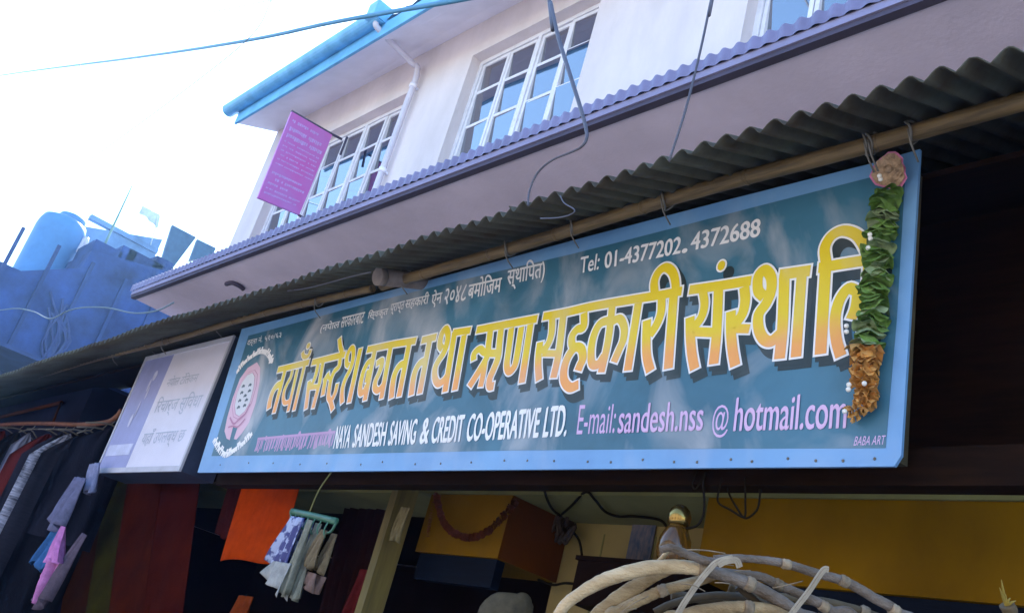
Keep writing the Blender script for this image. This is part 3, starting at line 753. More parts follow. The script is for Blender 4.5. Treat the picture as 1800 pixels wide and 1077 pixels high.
# ------------------------------------------------------------------ pink projecting sign on the upper floor
XP = -7.26
q = [atX(512, 197, XP), atX(583, 238, XP), atX(525, 378, XP), atX(452, 348, XP)]
PS = Thing('projecting_sign', 'purple pink sign board projecting from the upper floor wall on a bracket', 'sign', q[2])
bm = new(); prism(bm, [p+Vector((-.012, 0, 0)) for p in q], [p+Vector((.012, 0, 0)) for p in q])
PS.part('panel', bm, mat('panel_magenta', (.54, .12, .42), .45, .12, 3., col2=(.46, .19, .50)))
bm = new()
TLq, TRq, BRq, BLq = q
def pq(s, t): return (TLq*(1-s)+TRq*s)*(1-t)+(BLq*(1-s)+BRq*s)*t+Vector((.0135, 0, 0))
rp_ = random.Random(4)
ln = [(.07, .035, .7), (.155, .05, .85), (.235, .05, .9)]+[(.32+.052*k, .018, .92) for k in range(6)]+[(.68, .03, .8), (.74, .03, .9), (.80, .03, .6), (.86, .022, .9), (.91, .022, .85)]
m_lil = mat('letter_lilac', (.52, .34, .66), .5, .1, 30)
for (t, h_, wd) in ln:
    bm = new(); s = .08
    while s < wd:
        w_ = rp_.uniform(.025, .05) if h_ > .025 else rp_.uniform(.015, .04)
        hh = h_*rp_.uniform(.6, 1.)
        a = [pq(s, t), pq(s+w_, t), pq(s+w_*.9, t+hh), pq(s+w_*rp_.uniform(-.1, .1), t+hh)]
        if rp_.random() > .14: bm.faces.new([bm.verts.new(p) for p in a])
        s += w_+rp_.uniform(.006, .012)
    PS.part('worn_lettering', bm, m_lil)
bm = new(); tube(bm, [TLq+Vector((0, 0, .01)), TRq+Vector((0, 0, .012)), atX(601, 245, XP)], .012, 8, 1); PS.part('bracket', bm, M['shade_fittings']); bm = new(); tube(bm, [BRq, Vector((XP, YW+.0, BRq.z))], .012, 8, 1); PS.part('bracket', bm, M['shade_fittings']); bm = new()
tube(bm, [(XP, YW-.01, q[1].z-.12), (XP, YW-.01, q[1].z+.08)], .012, 8, 1)
PS.part('bracket', bm, M['shade_fittings'])

# ------------------------------------------------------------------ cables
def cable(px, Y, r, m, label, group=None, dy=None, name='cable', mode='Y'):
    bm = new(); pts = []
    for k, p in enumerate(px):
        if mode == 'L':
            yl_ = (2.535-EYE.z)/ray(*p).z*ray(*p).y; pts.append(atY(*p, min(Y, max(2.785, yl_)) if p[1] > 860 else 2.785)); continue
        yy = Y+(dy[k] if dy else 0)
        pts.append(atY(*p, yy) if mode == 'Y' else atD(*p, yy))
    tube(bm, pts, r, 7, 7)
    return solo(name, bm, m, label, 'cable', group)
M['cab_blue'] = mat('cable_skyblue', (.05, .22, .38), .5, .08, 10)
M['cab_pale'] = mat('cable_pale', (.10, .16, .20), .6, .05, 10)
M['cab_grey'] = mat('cable_grey', (.09, .09, .12), .5, .1, 10)
cable([(-120, 152), (0, 133), (300, 93), (600, 37), (820, -2), (1000, -40), (1500, -150)], 1.3, [.012, .0115, .010, .010, .010, .010, .010], M['cab_blue'], 'thick pale blue cable crossing the white sky in front of the roof')
cable([(0, 80), (240, 44), (490, -2), (600, -25)], 1.2, .0024, M['cab_pale'], 'thin faint wire above the thick blue cable')
cable([(190, -30), (160, 60), (140, 115), (125, 180), (105, 255)], 1.2, .0026, M['cab_pale'], 'faint wire dropping steeply at the upper left')
cable([(490, -30), (475, 5), (440, 65), (330, 155), (190, 258), (78, 338)], 1.1, .0022, M['cab_pale'], 'faint wire slanting down from the thick cable to the left')
cable([(900, -600), (962, -30), (968, 5), (980, 60), (1000, 125), (1019, 185), (1030, 225), (1031, 244), (1022, 258), (1003, 268), (970, 282), (945, 304), (931, 335), (928, 362)], 1.66, [.008, .008, .008, .008, .0078, .0075, .0065, .0055, .0042, .0036, .0034, .0034, .0034, .0034], M['cab_grey'], 'dark bent cable hanging in front of the middle window down to the awning')
cable([(985, 344), (992, 357), (1010, 369), (1001, 378), (978, 383), (950, 384)], 1.70, .0022, M['cab_grey'], 'small thin wire loop hanging over the awning edge')
cable([(1360, -600), (1258, -30), (1250, 0), (1232, 85), (1206, 190), (1176, 284)], 1.66, [.0042, .0042, .0042, .004, .0038, .0034], M['cab_grey'], 'thin grey cable hanging straight down right of the middle window')
cable([(0, 545), (30, 542), (60, 548), (88, 560), (120, 546), (150, 540), (190, 541), (235, 550), (275, 546), (305, 532)], 1.4, .0042, M['cab_pale'], 'pale sagging wire in front of the flare-tinted dark house')
cable([(470, 514), (530, 508), (570, 499), (610, 488), (652, 478)], 1.80, .0028, M['cab_grey'], 'thin grey wire running under the awning to the bamboo rafter')

# wires under the sign
cable([(962, 823), (955, 846), (960, 872), (971, 894), (985, 906)], 3.12, .006, M['black'], 'short black wire dropping to the junction clump on the pillar', mode='L')
cable([(988, 903), (1006, 887), (1029, 864), (1046, 878), (1063, 898), (1087, 907), (1115, 907), (1159, 913), (1176, 930)], 3.10, .006, M['black'], 'black wire looping from the junction clump past the blue poster', mode='L')
cable([(1000, 927), (1017, 947), (1023, 976), (1027, 1010), (1030, 1060)], 3.15, .006, M['black'], 'black wire hanging from the junction clump down the pillar')
cable([(946, 1018), (971, 1027), (994, 1024), (1022, 1028), (1060, 1036)], 3.14, .006, M['black'], 'black wire running sideways low across the pillar')
cable([(1226, 826), (1217, 848), (1222, 860), (1232, 846), (1240, 830), (1236, 850), (1238, 880), (1236, 905), (1225, 923), (1203, 929), (1190, 926)], 2.28, .0038, M['black'], 'tangled black wire from the sign down to the glass bulb')
cable([(1270, 838), (1262, 868), (1264, 884), (1285, 896), (1308, 908), (1310, 880), (1310, 838)], 2.30, .0032, M['black'], 'black wire loop under the sign, the left one of the pair')
cable([(1274, 838), (1282, 868), (1296, 893), (1309, 910), (1325, 902), (1334, 885), (1337, 838)], 2.33, .0032, M['black'], 'black wire loop under the sign, the right one of the pair')
bm = new(); rc = random.Random(8)
for k in range(7):
    c = atY(984+rc.uniform(-12, 18), 918+rc.uniform(-18, 20), 3.12); tube(bm, [c+Vector((rc.uniform(-.05, .05), rc.uniform(-.03, .02), rc.uniform(-.07, .07))) for _ in range(5)], .009, 6, 4)
c = atY(985, 915, 3.14); box(bm, c.x-.035, c.x+.035, 3.13, 3.2, c.z-.055, c.z+.04)
solo('junction_box', bm, mat('junction_dark', (.035, .02, .012), .7, .3, 10), 'dark junction box with tangled wires on the pillar by the yellow board', 'junction box')

# glass bulb
bm = new(); c = atY(1186, 955, 2.28)
BU = Thing('light_bulb', 'shiny amber glass bulb hanging above the bundled canes', 'bulb', c)
def gl(name, col, rough=.05):
    m = bpy.data.materials.new(name); m.use_nodes = True; b = m.node_tree.nodes['Principled BSDF']
    b.inputs['Base Color'].default_value = (*col, 1); b.inputs['Roughness'].default_value = rough; b.inputs['Transmission Weight'].default_value = .6; b.inputs['IOR'].default_value = 1.5; return m
lathe(bm, c, [(.008, -.075), (.03, -.07), (.046, -.05), (.052, -.02), (.048, .015), (.036, .04), (.030, .055)], 24)
BU.part('glass', bm, gl('amber_glass', (.16, .075, .01)))
bm = new(); lathe(bm, c, [(.029, .056), (.034, .065), (.036, .085), (.030, .105), (.016, .118), (.004, .122)], 20)
m_ = mat('cap_brass', (.30, .20, .06), .18, .15, 30, metal=.9); BU.part('cap', bm, m_)
bm = new()
for k in range(6):
    a = k/6*6.28; tube(bm, [c+Vector((.012*math.cos(a), .012*math.sin(a), .05)), c+Vector((.03*math.cos(a+.5), .03*math.sin(a+.5), -.02)), c+Vector((.02*math.cos(a+1), .02*math.sin(a+1), -.06))], .004, 6, 4)
BU.part('filament_support', bm, mat('steel_bright', (.7, .65, .55), .12, .05, 30, metal=1.))

# poster on the pillar
q = [atY(1117, 902, 3.198), atY(1158, 905, 3.198), atY(1141, 992, 3.198), atY(1099, 990, 3.198)]
PO = Thing('wall_poster', 'narrow dark blue calendar poster with a rusty top strip on the pillar', 'poster', q[3])
def quad_solid(q, th): bm = new(); prism(bm, q, [p+Vector((0, -th, 0)) for p in q]); return bm
mid = [q[0].lerp(q[3], .16), q[1].lerp(q[2], .16)]
PO.part('sheet', quad_solid([mid[0], mid[1], q[2], q[3]], .004), mat('poster_blue', (.03, .06, .12), .4, .3, 45., col2=(.18, .15, .16), stretch=(1, 1, .35)))
PO.part('top_strip', quad_solid([q[0], q[1], mid[1], mid[0]], .006), mat('poster_rust', (.13, .045, .02), .6, .2, 20))

# marigold string on the yellow board
bm = new(); gpx = [(752, 942), (757, 905), (766, 872), (773, 898), (784, 924), (806, 940), (830, 944), (856, 934), (880, 912), (897, 892), (906, 880)]
P = smooth_pts([atY(*p, 2.74) for p in gpx], 9)
for k, p in enumerate(P[::1]):
    t = (P[min(k+1, len(P)-1)]-P[max(k-1, 0)]).normalized(); r_ = (.017 if k > 17 else .008)
    ruffle(bm, p, t+Vector((rg.uniform(-.3, .3), 0, rg.uniform(-.3, .3))), r_*rg.uniform(.85, 1.2), 5, .25, 0, .1, 10, rnd=rg)
solo('marigold_string', bm, mat('marigold_dry', (.14, .03, .012), .9, .3, 40), 'dry dark red marigold string draped across the left yellow board', 'garland')

# ------------------------------------------------------------------ cloth helpers
def cloth(bm, q, folds=6, amp=.02, nx=28, nz=14, axis=Vector((0, -1, 0)), seed=0, drop=.0, mi=0, sag=.0):
    TLc, TRc, BRc, BLc = [Vector(p) for p in q]; rr = random.Random(seed); ph = rr.uniform(0, 6)
    rows = []
    for j in range(nz+1):
        t = j/nz; row = []
        for i in range(nx+1):
            s = i/nx; p = (TLc*(1-s)+TRc*s)*(1-t)+(BLc*(1-s)+BRc*s)*t
            a = amp*(.25+.75*t)
            p = p+axis*(a*math.sin(s*folds*2*math.pi+ph+.8*math.sin(3*t+ph))+a*.5*math.sin(s*folds*4.7+2*t+ph*2))
            p.z += drop*t*math.sin(s*7+ph)-sag*math.sin(math.pi*s)*(1-t)
            row.append(bm.verts.new(p))
        rows.append(row)
    for a, b in zip(rows, rows[1:]):
        for i in range(nx): f = bm.faces.new((a[i], a[i+1], b[i+1], b[i])); f.smooth = True; f.material_index = mi
def fabric(name, col, col2=None, scale=20., stretch=(1, 1, 1)): return mat(name, col, .95, .15, scale, .3, 110., col2=col2, stretch=stretch, spec=.03)

def cloth_thing(name, px, Y, m, label, cat, folds=5, amp=.015, seed=1, th=.004, group=None, drop=.01):
    bm = new(); cloth(bm, [atY(*p, Y) for p in px], folds, amp, seed=seed, drop=drop)
    o = solo(name, bm, m, label, cat, group); md = o.modifiers.new('thickness', 'SOLIDIFY'); md.thickness = th; return o
cloth_thing('orange_cloth', [(427, 846), (527, 851), (489, 988), (388, 984)], 2.6, mat('cloth_orange', (.37, .040, .001), .95, .12, 14, .15, 120., spec=.03), 'plain bright orange cloth hanging under the sign', 'cloth', 2, .006, 2)
shw = [((150, 842), (196, 842), (170, 1090), (105, 1090), (.045, .013, .002), 'dark brown shawl with olive edge hanging leftmost below the light box', 2.66),
       ((192, 838), (232, 838), (205, 1090), (150, 1090), (.036, .034, .003), 'olive green shawl hanging second from left below the light box', 2.62),
       ((226, 838), (292, 836), (262, 1090), (190, 1090), (.060, .009, .001), 'dark red shawl hanging below the middle of the light box', 2.60),
       ((286, 836), (352, 836), (318, 1090), (250, 1090), (.052, .006, .001), 'maroon shawl hanging below the right end of the light box', 2.58)]
for k, (a, b, c_, d_, col, lab, Y) in enumerate(shw):
    cloth_thing('shawl', [a, b, c_, d_], Y, fabric('cloth_shawl', col, (col[0]*.5, col[1]*.35, col[2]*.3), 3.5), lab, 'shawl', 1.3, .012, 30+k, group='shawls hanging below the light box')
cloth_thing('maroon_garment', [(405, 838), (448, 842), (420, 955), (383, 940)], 2.72, fabric('cloth_maroon', (.045, .008, .008)), 'dark maroon garment hanging behind the orange cloth', 'garment', 4, .02, 44)
cloth_thing('dark_garment', [(610, 880), (690, 880), (640, 1090), (560, 1090)], 3.1, fabric('cloth_umber', (.016, .005, .004)), 'dark brown garment hanging deep in the shop left of the post', 'garment', 5, .03, 45)
cloth_thing('red_garment', [(630, 1000), (680, 1000), (650, 1090), (600, 1090)], 2.9, fabric('cloth_wine', (.10, .012, .012)), 'wine red garment low in the shop left of the post', 'garment', 4, .02, 46)
cloth_thing('orange_garment', [(420, 1045), (445, 1048), (430, 1100), (395, 1100)], 2.55, fabric('cloth_rust', (.16, .03, .006)), 'rust orange garment below the orange cloth', 'garment', 3, .015, 47)
cloth_thing('grey_rag', [(706, 890), (722, 893), (702, 952), (686, 946)], 2.58, fabric('cloth_greyrag', (.20, .17, .09)), 'small grey rag hanging beside the wooden post', 'rag', 3, .015, 48)

# green hanger with plastic bags
hb = [atY(512, 898, 2.2), atY(550, 906, 2.2), atY(592, 916, 2.2)]
HG = Thing('plastic_hanger', 'green plastic hanger strung under the sign', 'hanger', hb[1])
bm = new(); tube(bm, hb, .016, 8, 4, squash=(1, .6)); tube(bm, [hb[0]+Vector((0, 0, -.005)), hb[0]+Vector((.05, 0, -.05)), hb[1]+Vector((0, .02, -.07)), hb[2]+Vector((-.03, 0, -.05)), hb[2]], .006, 6, 4)
HG.part('bar', bm, mat('plastic_green', (.035, .13, .08), .4, .15, 20))
bm = new(); tube(bm, [hb[1]+Vector((-.04, 0, 0)), atY(560, 862, 2.2), atY(585, 826, 2.22)], .004, 6, 3); HG.part('cord', bm, M['lintel'])
bm = new()
for k in range(6):
    b0 = hb[0].lerp(hb[2], .15+.14*k); tube(bm, [b0, b0+Vector((0, -.01, -.05)), b0+Vector((.01, 0, -.08))], .004, 6, 3)
HG.part('clip', bm, mat('clip_green', (.05, .16, .10), .4))
def bag(px, Y, m, label, seed):
    bm = new(); q = [atY(*p, Y) for p in px]; q2 = [p+Vector((0, .05, 0)) for p in q]
    cloth(bm, q, 3, .016, 14, 12, seed=seed, drop=.012); cloth(bm, q2, 3, .016, 14, 12, seed=seed+1, drop=.012)
    o = solo('hanging_bag', bm, m, label, 'bag', 'bags hanging from the green hanger'); md = o.modifiers.new('thickness', 'SOLIDIFY'); md.thickness = .002
mcheck = bpy.data.materials.new('bag_check'); mcheck.use_nodes = True; nt = mcheck.node_tree
ck = nt.nodes.new('ShaderNodeTexNoise'); ck.inputs['Scale'].default_value = 26; tcx = nt.nodes.new('ShaderNodeTexCoord'); nt.links.new(tcx.outputs['Object'], ck.inputs['Vector'])
cr = nt.nodes.new('ShaderNodeValToRGB'); cr.color_ramp.elements[0].position = .48; cr.color_ramp.elements[0].color = (.02, .03, .16, 1); cr.color_ramp.elements[1].position = .55; cr.color_ramp.elements[1].color = (.30, .36, .55, 1)
nt.links.new(ck.outputs[0], cr.inputs[0]); nt.links.new(cr.outputs[0], nt.nodes['Principled BSDF'].inputs['Base Color'])
bag([(512, 906), (536, 910), (505, 1000), (468, 985)], 2.17, mcheck, 'blue and white patterned bag hanging from the green hanger', 61)
bag([(480, 985), (512, 990), (492, 1050), (462, 1010)], 2.15, fabric('bag_clear', (.34, .36, .36)), 'crumpled greyish white bag at the lower end of the patterned one', 63)
bag([(540, 912), (550, 914), (505, 1048), (494, 1042)], 2.16, fabric('bag_strip', (.26, .27, .22)), 'long narrow pale plastic strip hanging from the green hanger', 65)
bag([(566, 930), (576, 932), (548, 1000), (535, 990)], 2.20, fabric('bag_strip_thin', (.20, .16, .10)), 'short thin plastic strip at the right of the green hanger', 67)
bag([(530, 1000), (556, 1008), (545, 1036), (515, 1020)], 2.22, fabric('bag_rose', (.22, .15, .13)), 'small dull rose bag dangling below the green hanger', 69)

# clothes on the rail at the far left
bm = new(); rp = [(-60, 752), (20, 745), (80, 744), (140, 746), (186, 742), (205, 732), (214, 720)]
rl = [atY(*p, 2.3) for p in rp]; tube(bm, rl, .02, 8, 5)
solo('clothes_rail', bm, mat('rail_redwood', (.16, .06, .03), .6, .2, 6.), 'bent reddish wooden rail carrying the clothes at the left', 'rail')
bm = new(); tube(bm, [atY(0, 733, 2.5), atY(108, 707, 2.5)], .02, 6, 1); tube(bm, [atY(108, 705, 2.5), atY(92, 745, 2.45)], .012, 6, 1)
solo('wooden_bracket', bm, M['brown'], 'brown wooden bracket just above the clothes rail', 'bracket')
gar = [((.10, .02, .02), 'leftmost dark red coat', (12, 745), 300), ((.015, .015, .02), 'black jacket left of the slim grey scarf', (38, 746), 330), ((.22, .24, .34), 'slim pale grey scarf', (58, 747), 150), ((.12, .020, .018), 'long brick red coat', (92, 748), 330),
       ((.018, .018, .03), 'black coat between the brick red coat and striped shawl', (114, 748), 320), ((.42, .44, .56), 'black and white striped shawl', (128, 748), 330), ((.012, .012, .018), 'black shirt just right of the striped shawl', (150, 748), 300), ((.30, .28, .42), 'lilac grey scarf', (163, 747), 190),
       ((.014, .014, .022), 'long black coat right of the lilac scarf', (184, 744), 330), ((.018, .018, .03), 'short black jacket nearest the light box', (200, 736), 200)]
PHv = []
def garment(col, lab, px, hpx, k):
    top = atY(px[0], px[1], 2.3)
    bot = atY(px[0]-hpx*.46, px[1]+hpx, 2.3); H = top.z-bot.z
    t = Thing('hanging_garment', f'{lab} hanging on the clothes rail', 'garment', (top.x, top.y, top.z-H), 'clothes on the rail at the left')
    slim = hpx < 200; w = .10 if slim else .21
    bm = new(); rr = random.Random(k); nx, nz = 16, 14; rows = []
    for j in range(nz+1):
        tt = j/nz; row = []
        wid = w*(min(1, .25+tt*6) if tt < .12 else 1+.15*tt)
        for side in (1, -1):
            for i in range(nx+1):
                s = i/nx*2-1
                if side < 0: s = -s
                dx = side*(.028+.012*tt)*math.sqrt(max(0, 1-s*s))+(.008+.028*tt)*math.sin(s*7+k*1.7+2*tt)+.012*math.sin(s*13+k)
                row.append(bm.verts.new((top.x+dx+rr.uniform(-.002, .002), top.y+s*wid, top.z-.07-.05*abs(s)*(1-tt)-H*tt)))
        rows.append(row)
    for a, b in zip(rows, rows[1:]):
        n_ = len(a)
        for i in range(n_):
            f = bm.faces.new((a[i], a[(i+1)%n_], b[(i+1)%n_], b[i])); f.smooth = True
    striped = 'striped' in lab
    m = fabric('garment_cloth', col, (.02, .02, .03) if striped else tuple(v*.5 for v in col), 26. if striped else 6., (1, .3, 3) if striped else (1, 1, .4))
    t.part('cloth', bm, m)
    bm = new(); tube(bm, [top+Vector((0, .0, .02)), top+Vector((.0, .02, .0)), top+Vector((0, 0, -.045))], .004, 6, 3)
    tube(bm, [top+Vector((0, -w*.85, -.10)), top+Vector((0, 0, -.045)), top+Vector((0, w*.85, -.10))], .006, 6, 3)
    t.part('hanger', bm, M['wire'])
for k, g_ in enumerate(gar): garment(*g_, k)
def scarf(px, Y, col, label, seed, r):
    bm = new(); P = [atY(*p, Y) for p in px]; tube(bm, P, r, 10, 5, squash=(1, .45), jitter=.06)
    solo('knotted_scarf', bm, fabric('scarf', col), label, 'scarf', 'scarves hanging in front of the clothes rail')
bm = new(); cloth(bm, [atY(*p, 2.02) for p in ((109, 924), (116, 926), (110, 990), (78, 989))], 2, .03, 14, 12, seed=3)
tube(bm, [atY(*p, 2.03) for p in ((98, 984), (88, 1004), (76, 1030), (60, 1060))], [.05, .045, .04, .018], 9, 5, squash=(1, .45), jitter=.1)
tube(bm, [atY(*p, 2.05) for p in ((106, 984), (98, 1008), (86, 1034))], [.03, .03, .012], 9, 5, squash=(1, .45), jitter=.1)
solo('knotted_scarf', bm, fabric('scarf', (.50, .20, .46)), 'pink scarf hanging folded below the clothes at the left', 'scarf', 'scarves hanging in front of the clothes rail')
for px_, Y_, col_, lab_, sd_ in ((((97, 922), (114, 930), (76, 1000), (60, 990)), 2.08, (.04, .12, .30), 'small blue cloth hanging beside the pink scarf', 2),
        (((146, 936), (153, 940), (80, 1062), (56, 1064)), 2.06, (.11, .09, .13), 'greyish purple scarf trailing to the right of the pink one', 3),
        (((134, 838), (152, 840), (104, 932), (84, 920)), 2.06, (.13, .14, .24), 'dull lavender sleeve hanging above the pink scarf', 4),
        (((158, 815), (174, 812), (166, 862), (150, 860)), 2.12, (.24, .26, .40), 'short pale blue rag knotted beside the light box', 5)):
    bm = new(); cloth(bm, [atY(*p, Y_) for p in px_], 2.5, .03, 14, 12, seed=sd_, drop=.03)
    o = solo('knotted_scarf', bm, fabric('scarf', col_), lab_, 'scarf', 'scarves hanging in front of the clothes rail'); md = o.modifiers.new('thickness', 'SOLIDIFY'); md.thickness = .006

# sack and goods low in the shop
bm = new(); c = atY(888, 1078, 2.62)
ball(bm, c, .115, 18, 0, (1, .7, .75))
for v in bm.verts: v.co += Vector((1, .6, 1))*.035*noise.noise(v.co*9)
ball(bm, c+Vector((.08, 0, .05)), .04, 12); solo('white_sack', bm, mat('sack_cloth', (.075, .065, .04), .9, .3, 9., .3, 40), 'pale knotted sack lying low beneath the left yellow board', 'sack')
bm = new(); sx = atY(1030, 990, 3.0); box(bm, sx.x, sx.x+.62, 2.95, 3.15, sx.z-.18, sx.z)
box(bm, sx.x-.01, sx.x+.63, 2.94, 3.16, sx.z+.001, sx.z+.02)
solo('dark_shelf', bm, M['dark'], 'dark goods shelf on the pillar below the blue poster', 'shelf')

# ------------------------------------------------------------------ bundle of bent canes in the foreground
CB = Thing('cane_bundle', 'bundle of dry bent sugar canes tied with pale fibre in front of the shop', 'cane bundle', (-.55, .85, 0))
M['cane_pale'] = mat('cane_pale', (.54, .42, .25), .65, .3, 7., .35, 60, stretch=(2, 4, 7), col2=(.30, .20, .09))
M['cane_node'] = mat('cane_node', (.26, .20, .13), .75, .35, 30., .3, 90)
M['cane_grey'] = mat('cane_grey', (.18, .15, .125), .65, .3, 9., .35, 60, stretch=(3, 3, 6), col2=(.075, .05, .028))
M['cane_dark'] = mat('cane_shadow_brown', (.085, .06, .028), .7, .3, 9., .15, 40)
M['cane_tan'] = mat('cane_tan', (.34, .25, .13), .65, .3, 7., .35, 60, stretch=(2, 4, 7), col2=(.16, .10, .04))
M['fibre'] = mat('cane_fibre', (.36, .32, .25), .7, .15, 30, .1, 60)
def cane(px, D, r, m, nodes=(), drop=None, sq=None, nm='cane', label=None):
    pts = [atD(*p, D+(dd if isinstance(D, float) else 0)) for p, dd in zip(px, [0]*len(px))]
    bm = new(); tube(bm, pts, [v*.9/F*D for v in (r if isinstance(r, (list, tuple)) else [r])] , 12, 7, squash=sq, jitter=.055)
    p = CB.part(nm, bm, m, label=label)
    for (x, y, rr) in nodes:
        c = atD(x, y, D-.002); k = min(range(len(px)-1), key=lambda i: abs(px[i][0]-x)+abs(px[i+1][0]-x)); u = (pts[k+1]-pts[k]).normalized(); q = rr/F*D
        bm = new(); tube(bm, [c-u*.006, c-u*.003, c-u*.001, c+u*.002, c+u*.006], [q*.88, q*1.08, q*.98, q*1.06, q*.88], 12, 1, jitter=.05); CB.part('node', bm, M['cane_node'], parent=p)
    return p
cane([(930, 1500), (955, 1160), (984, 1076), (1020, 1042), (1067, 1017), (1127, 1000), (1187, 995), (1236, 1000)], 1.20, [10, 11, 11, 12, 14, 15, 14, 13], M['cane_pale'], [(1236, 1000, 12)], label='thick pale bare cane')
cane([(1236, 1001), (1267, 1008), (1317, 1026), (1355, 1046), (1400, 1076), (1470, 1140), (1560, 1500)], 1.205, [12, 12.5, 13, 13, 13, 13, 12], M['cane_grey'], [(1318, 1026, 13)])
cane([(1010, 1300), (1040, 1110), (1075, 1062), (1113, 1034), (1145, 1014), (1185, 1000)], 1.235, [14, 15, 15, 14, 11, 6], M['cane_tan'], sq=(.4, 1.1), nm='sheath')
cane([(1040, 1300), (1065, 1100), (1090, 1072), (1132, 1051), (1165, 1037), (1222, 1022), (1262, 1008)], 1.225, [11, 11, 11, 11, 11, 10, 9], M['cane_tan'], [(1165, 1037, 11)])
cane([(1160, 966), (1178, 962), (1200, 970), (1237, 984), (1262, 988)], 1.19, [7, 8, 8.5, 8.5, 8], M['cane_grey'])
cane([(1255, 982), (1290, 980), (1325, 982), (1360, 986), (1387, 992), (1433, 1006), (1487, 1022), (1533, 1048), (1576, 1074), (1640, 1140), (1720, 1500)], 1.215, [8, 7.5, 7.5, 8, 8.5, 9, 9.5, 10, 10.5, 10, 10], M['cane_grey'], [(1382, 991, 9), (1484, 1021, 10), (1572, 1072, 11)])
cane([(1240, 1000), (1300, 1008), (1340, 1014), (1370, 1028), (1420, 1050), (1460, 1072), (1520, 1120), (1600, 1500)], 1.23, [7, 8, 9, 9.5, 9.5, 10, 10, 10], M['cane_grey'], [(1368, 1027, 10), (1448, 1065, 10)])
cane([(1120, 1300), (1160, 1105), (1200, 1082), (1250, 1070), (1318, 1067), (1375, 1078), (1450, 1130)], 1.20, [11, 12, 12, 12, 12, 11, 10], M['cane_tan'], [(1316, 1067, 12)])
cane([(1180, 1045), (1250, 1052), (1320, 1048), (1400, 1052), (1480, 1064), (1560, 1090)], 1.30, [9, 10, 10, 9, 9, 9], M['cane_dark'], [(1520, 1074, 10)])
cane([(1150, 1075), (1190, 1058), (1260, 1046), (1330, 1056), (1400, 1090)], 1.26, [7, 8, 8, 8, 8], M['cane_dark'])
cane([(1295, 1030), (1315, 1045), (1335, 1064), (1360, 1100)], 1.22, [6, 8, 8, 8], M['cane_dark'])
cane([(1290, 1028), (1280, 1055), (1262, 1090)], 1.28, [9, 9, 9], M['cane_dark'], sq=(.5, 1))
cane([(1130, 1004), (1160, 985), (1178, 962), (1186, 968)], 1.215, [9, 10, 7, 5], M['cane_pale'], sq=(.5, 1), nm='sheath')
def band(px, D, w, nm='binding'):
    bm = new(); pts = smooth_pts([atD(*p, D) for p in px], 5)
    for off, ww in ((-.32, .30), (.0, .26), (.33, .3)):
        prev = None
        for i, p in enumerate(pts):
            d = (pts[min(i+1, len(pts)-1)]-pts[max(i-1, 0)]).normalized(); s = d.cross(FW).normalized(); q = w/F*D
            c = p+s*off*q-FW*.001*(1-abs(off)*2)
            cur = [bm.verts.new(c+s*ww*q/2-FW*.0012), bm.verts.new(c-s*ww*q/2-FW*.0012), bm.verts.new(c-s*ww*q/2), bm.verts.new(c+s*ww*q/2)]
            if prev:
                for k in range(4): bm.faces.new((prev[k], prev[(k+1)%4], cur[(k+1)%4], cur[k]))
            prev = cur
    CB.part(nm, bm, M['fibre'])
band([(1150, 1160), (1191, 1078), (1222, 1030), (1247, 999), (1262, 986), (1288, 979)], 1.178, 11)
band([(1262, 992), (1276, 985), (1294, 984), (1300, 996)], 1.176, 12)
band([(1340, 1160), (1388, 1082), (1420, 1040), (1446, 1002), (1456, 1000)], 1.178, 11)
bm = new(); rf = random.Random(12)
for k in range(13):
    x, y = rf.uniform(1000, 1540), 0
    y = 990+abs(x-1250)**1.35*.045+rf.uniform(0, 50); a = rf.uniform(-.6, .5)
    L_ = rf.uniform(20, 70); D = 1.17+rf.uniform(0, .05)
    tube(bm, [atD(x, y, D), atD(x+L_*.5*math.cos(a), y+L_*.5*math.sin(a)-rf.uniform(0, 5), D-.004), atD(x+L_*math.cos(a), y+L_*math.sin(a)+rf.uniform(-4, 6), D)], .0007, 4, 3)
tube(bm, [atD(1200, 966, 1.19), atD(1235, 966, 1.185), atD(1275, 972, 1.19)], .0008, 4, 3)
o = CB.part('loose_fibre', bm, M['cane_node']); o['kind'] = 'stuff'
# sprig at the lower right
bm = new()
sp_ = Thing('dry_sprig', 'small dry cane top sticking up at the lower right', 'cane', atD(1775, 1200, 1.35))
tube(bm, [atD(1790, 1200, 1.35), atD(1778, 1090, 1.35), (atD(1770, 1062, 1.35))], .011, 8, 4, jitter=.1); sp_.part('stalk', bm, M['cane_dark'])
bm = new()
for (x, y) in ((1760, 1018), (1757, 1032), (1768, 1044), (1776, 1050), (1786, 1055)): tube(bm, [atD(1770, 1066, 1.35), atD((x+1768)/2, (y+1066)/2-2, 1.345), atD(x, y, 1.345)], [.003, .002, .0006], 5, 3)
sp_.part('leaf_blade', bm, mat('blade_yellow', (.26, .19, .03), .7, .2, 30))

# ------------------------------------------------------------------ background at the left
XH = -15.
NB = Thing('neighbour_house', 'dark flat roofed house painted flare blue at the end of the street on the left', 'house', (XH-3, 3.0, 0))
bm = new()
a = [atX(*p, XH) for p in ((-260, 330), (0, 478), (75, 395), (162, 440), (290, 476), (330, 500))]
top = [a[1], a[3], a[4]]
yl, yr = a[1].y-3.5, 6.2
zt = lambda y: 6.50
prism(bm, [(XH, yl, 0), (XH, yr, 0), (XH, yr, a[4].z-.1), (XH, a[4].y, a[4].z), (XH, a[3].y, a[3].z), (XH, a[3].y-.02, a[1].z+.6), (XH, a[1].y, a[1].z), (XH, yl, a[1].z-.1)],
      [(XH-7, yl, 0), (XH-7, yr, 0), (XH-7, yr, a[4].z-.1), (XH-7, a[4].y, a[4].z), (XH-7, a[3].y, a[3].z), (XH-7, a[3].y-.02, a[1].z+.6), (XH-7, a[1].y, a[1].z), (XH-7, yl, a[1].z-.1)])
NB.part('wall', bm, M['flare_blue_house'])
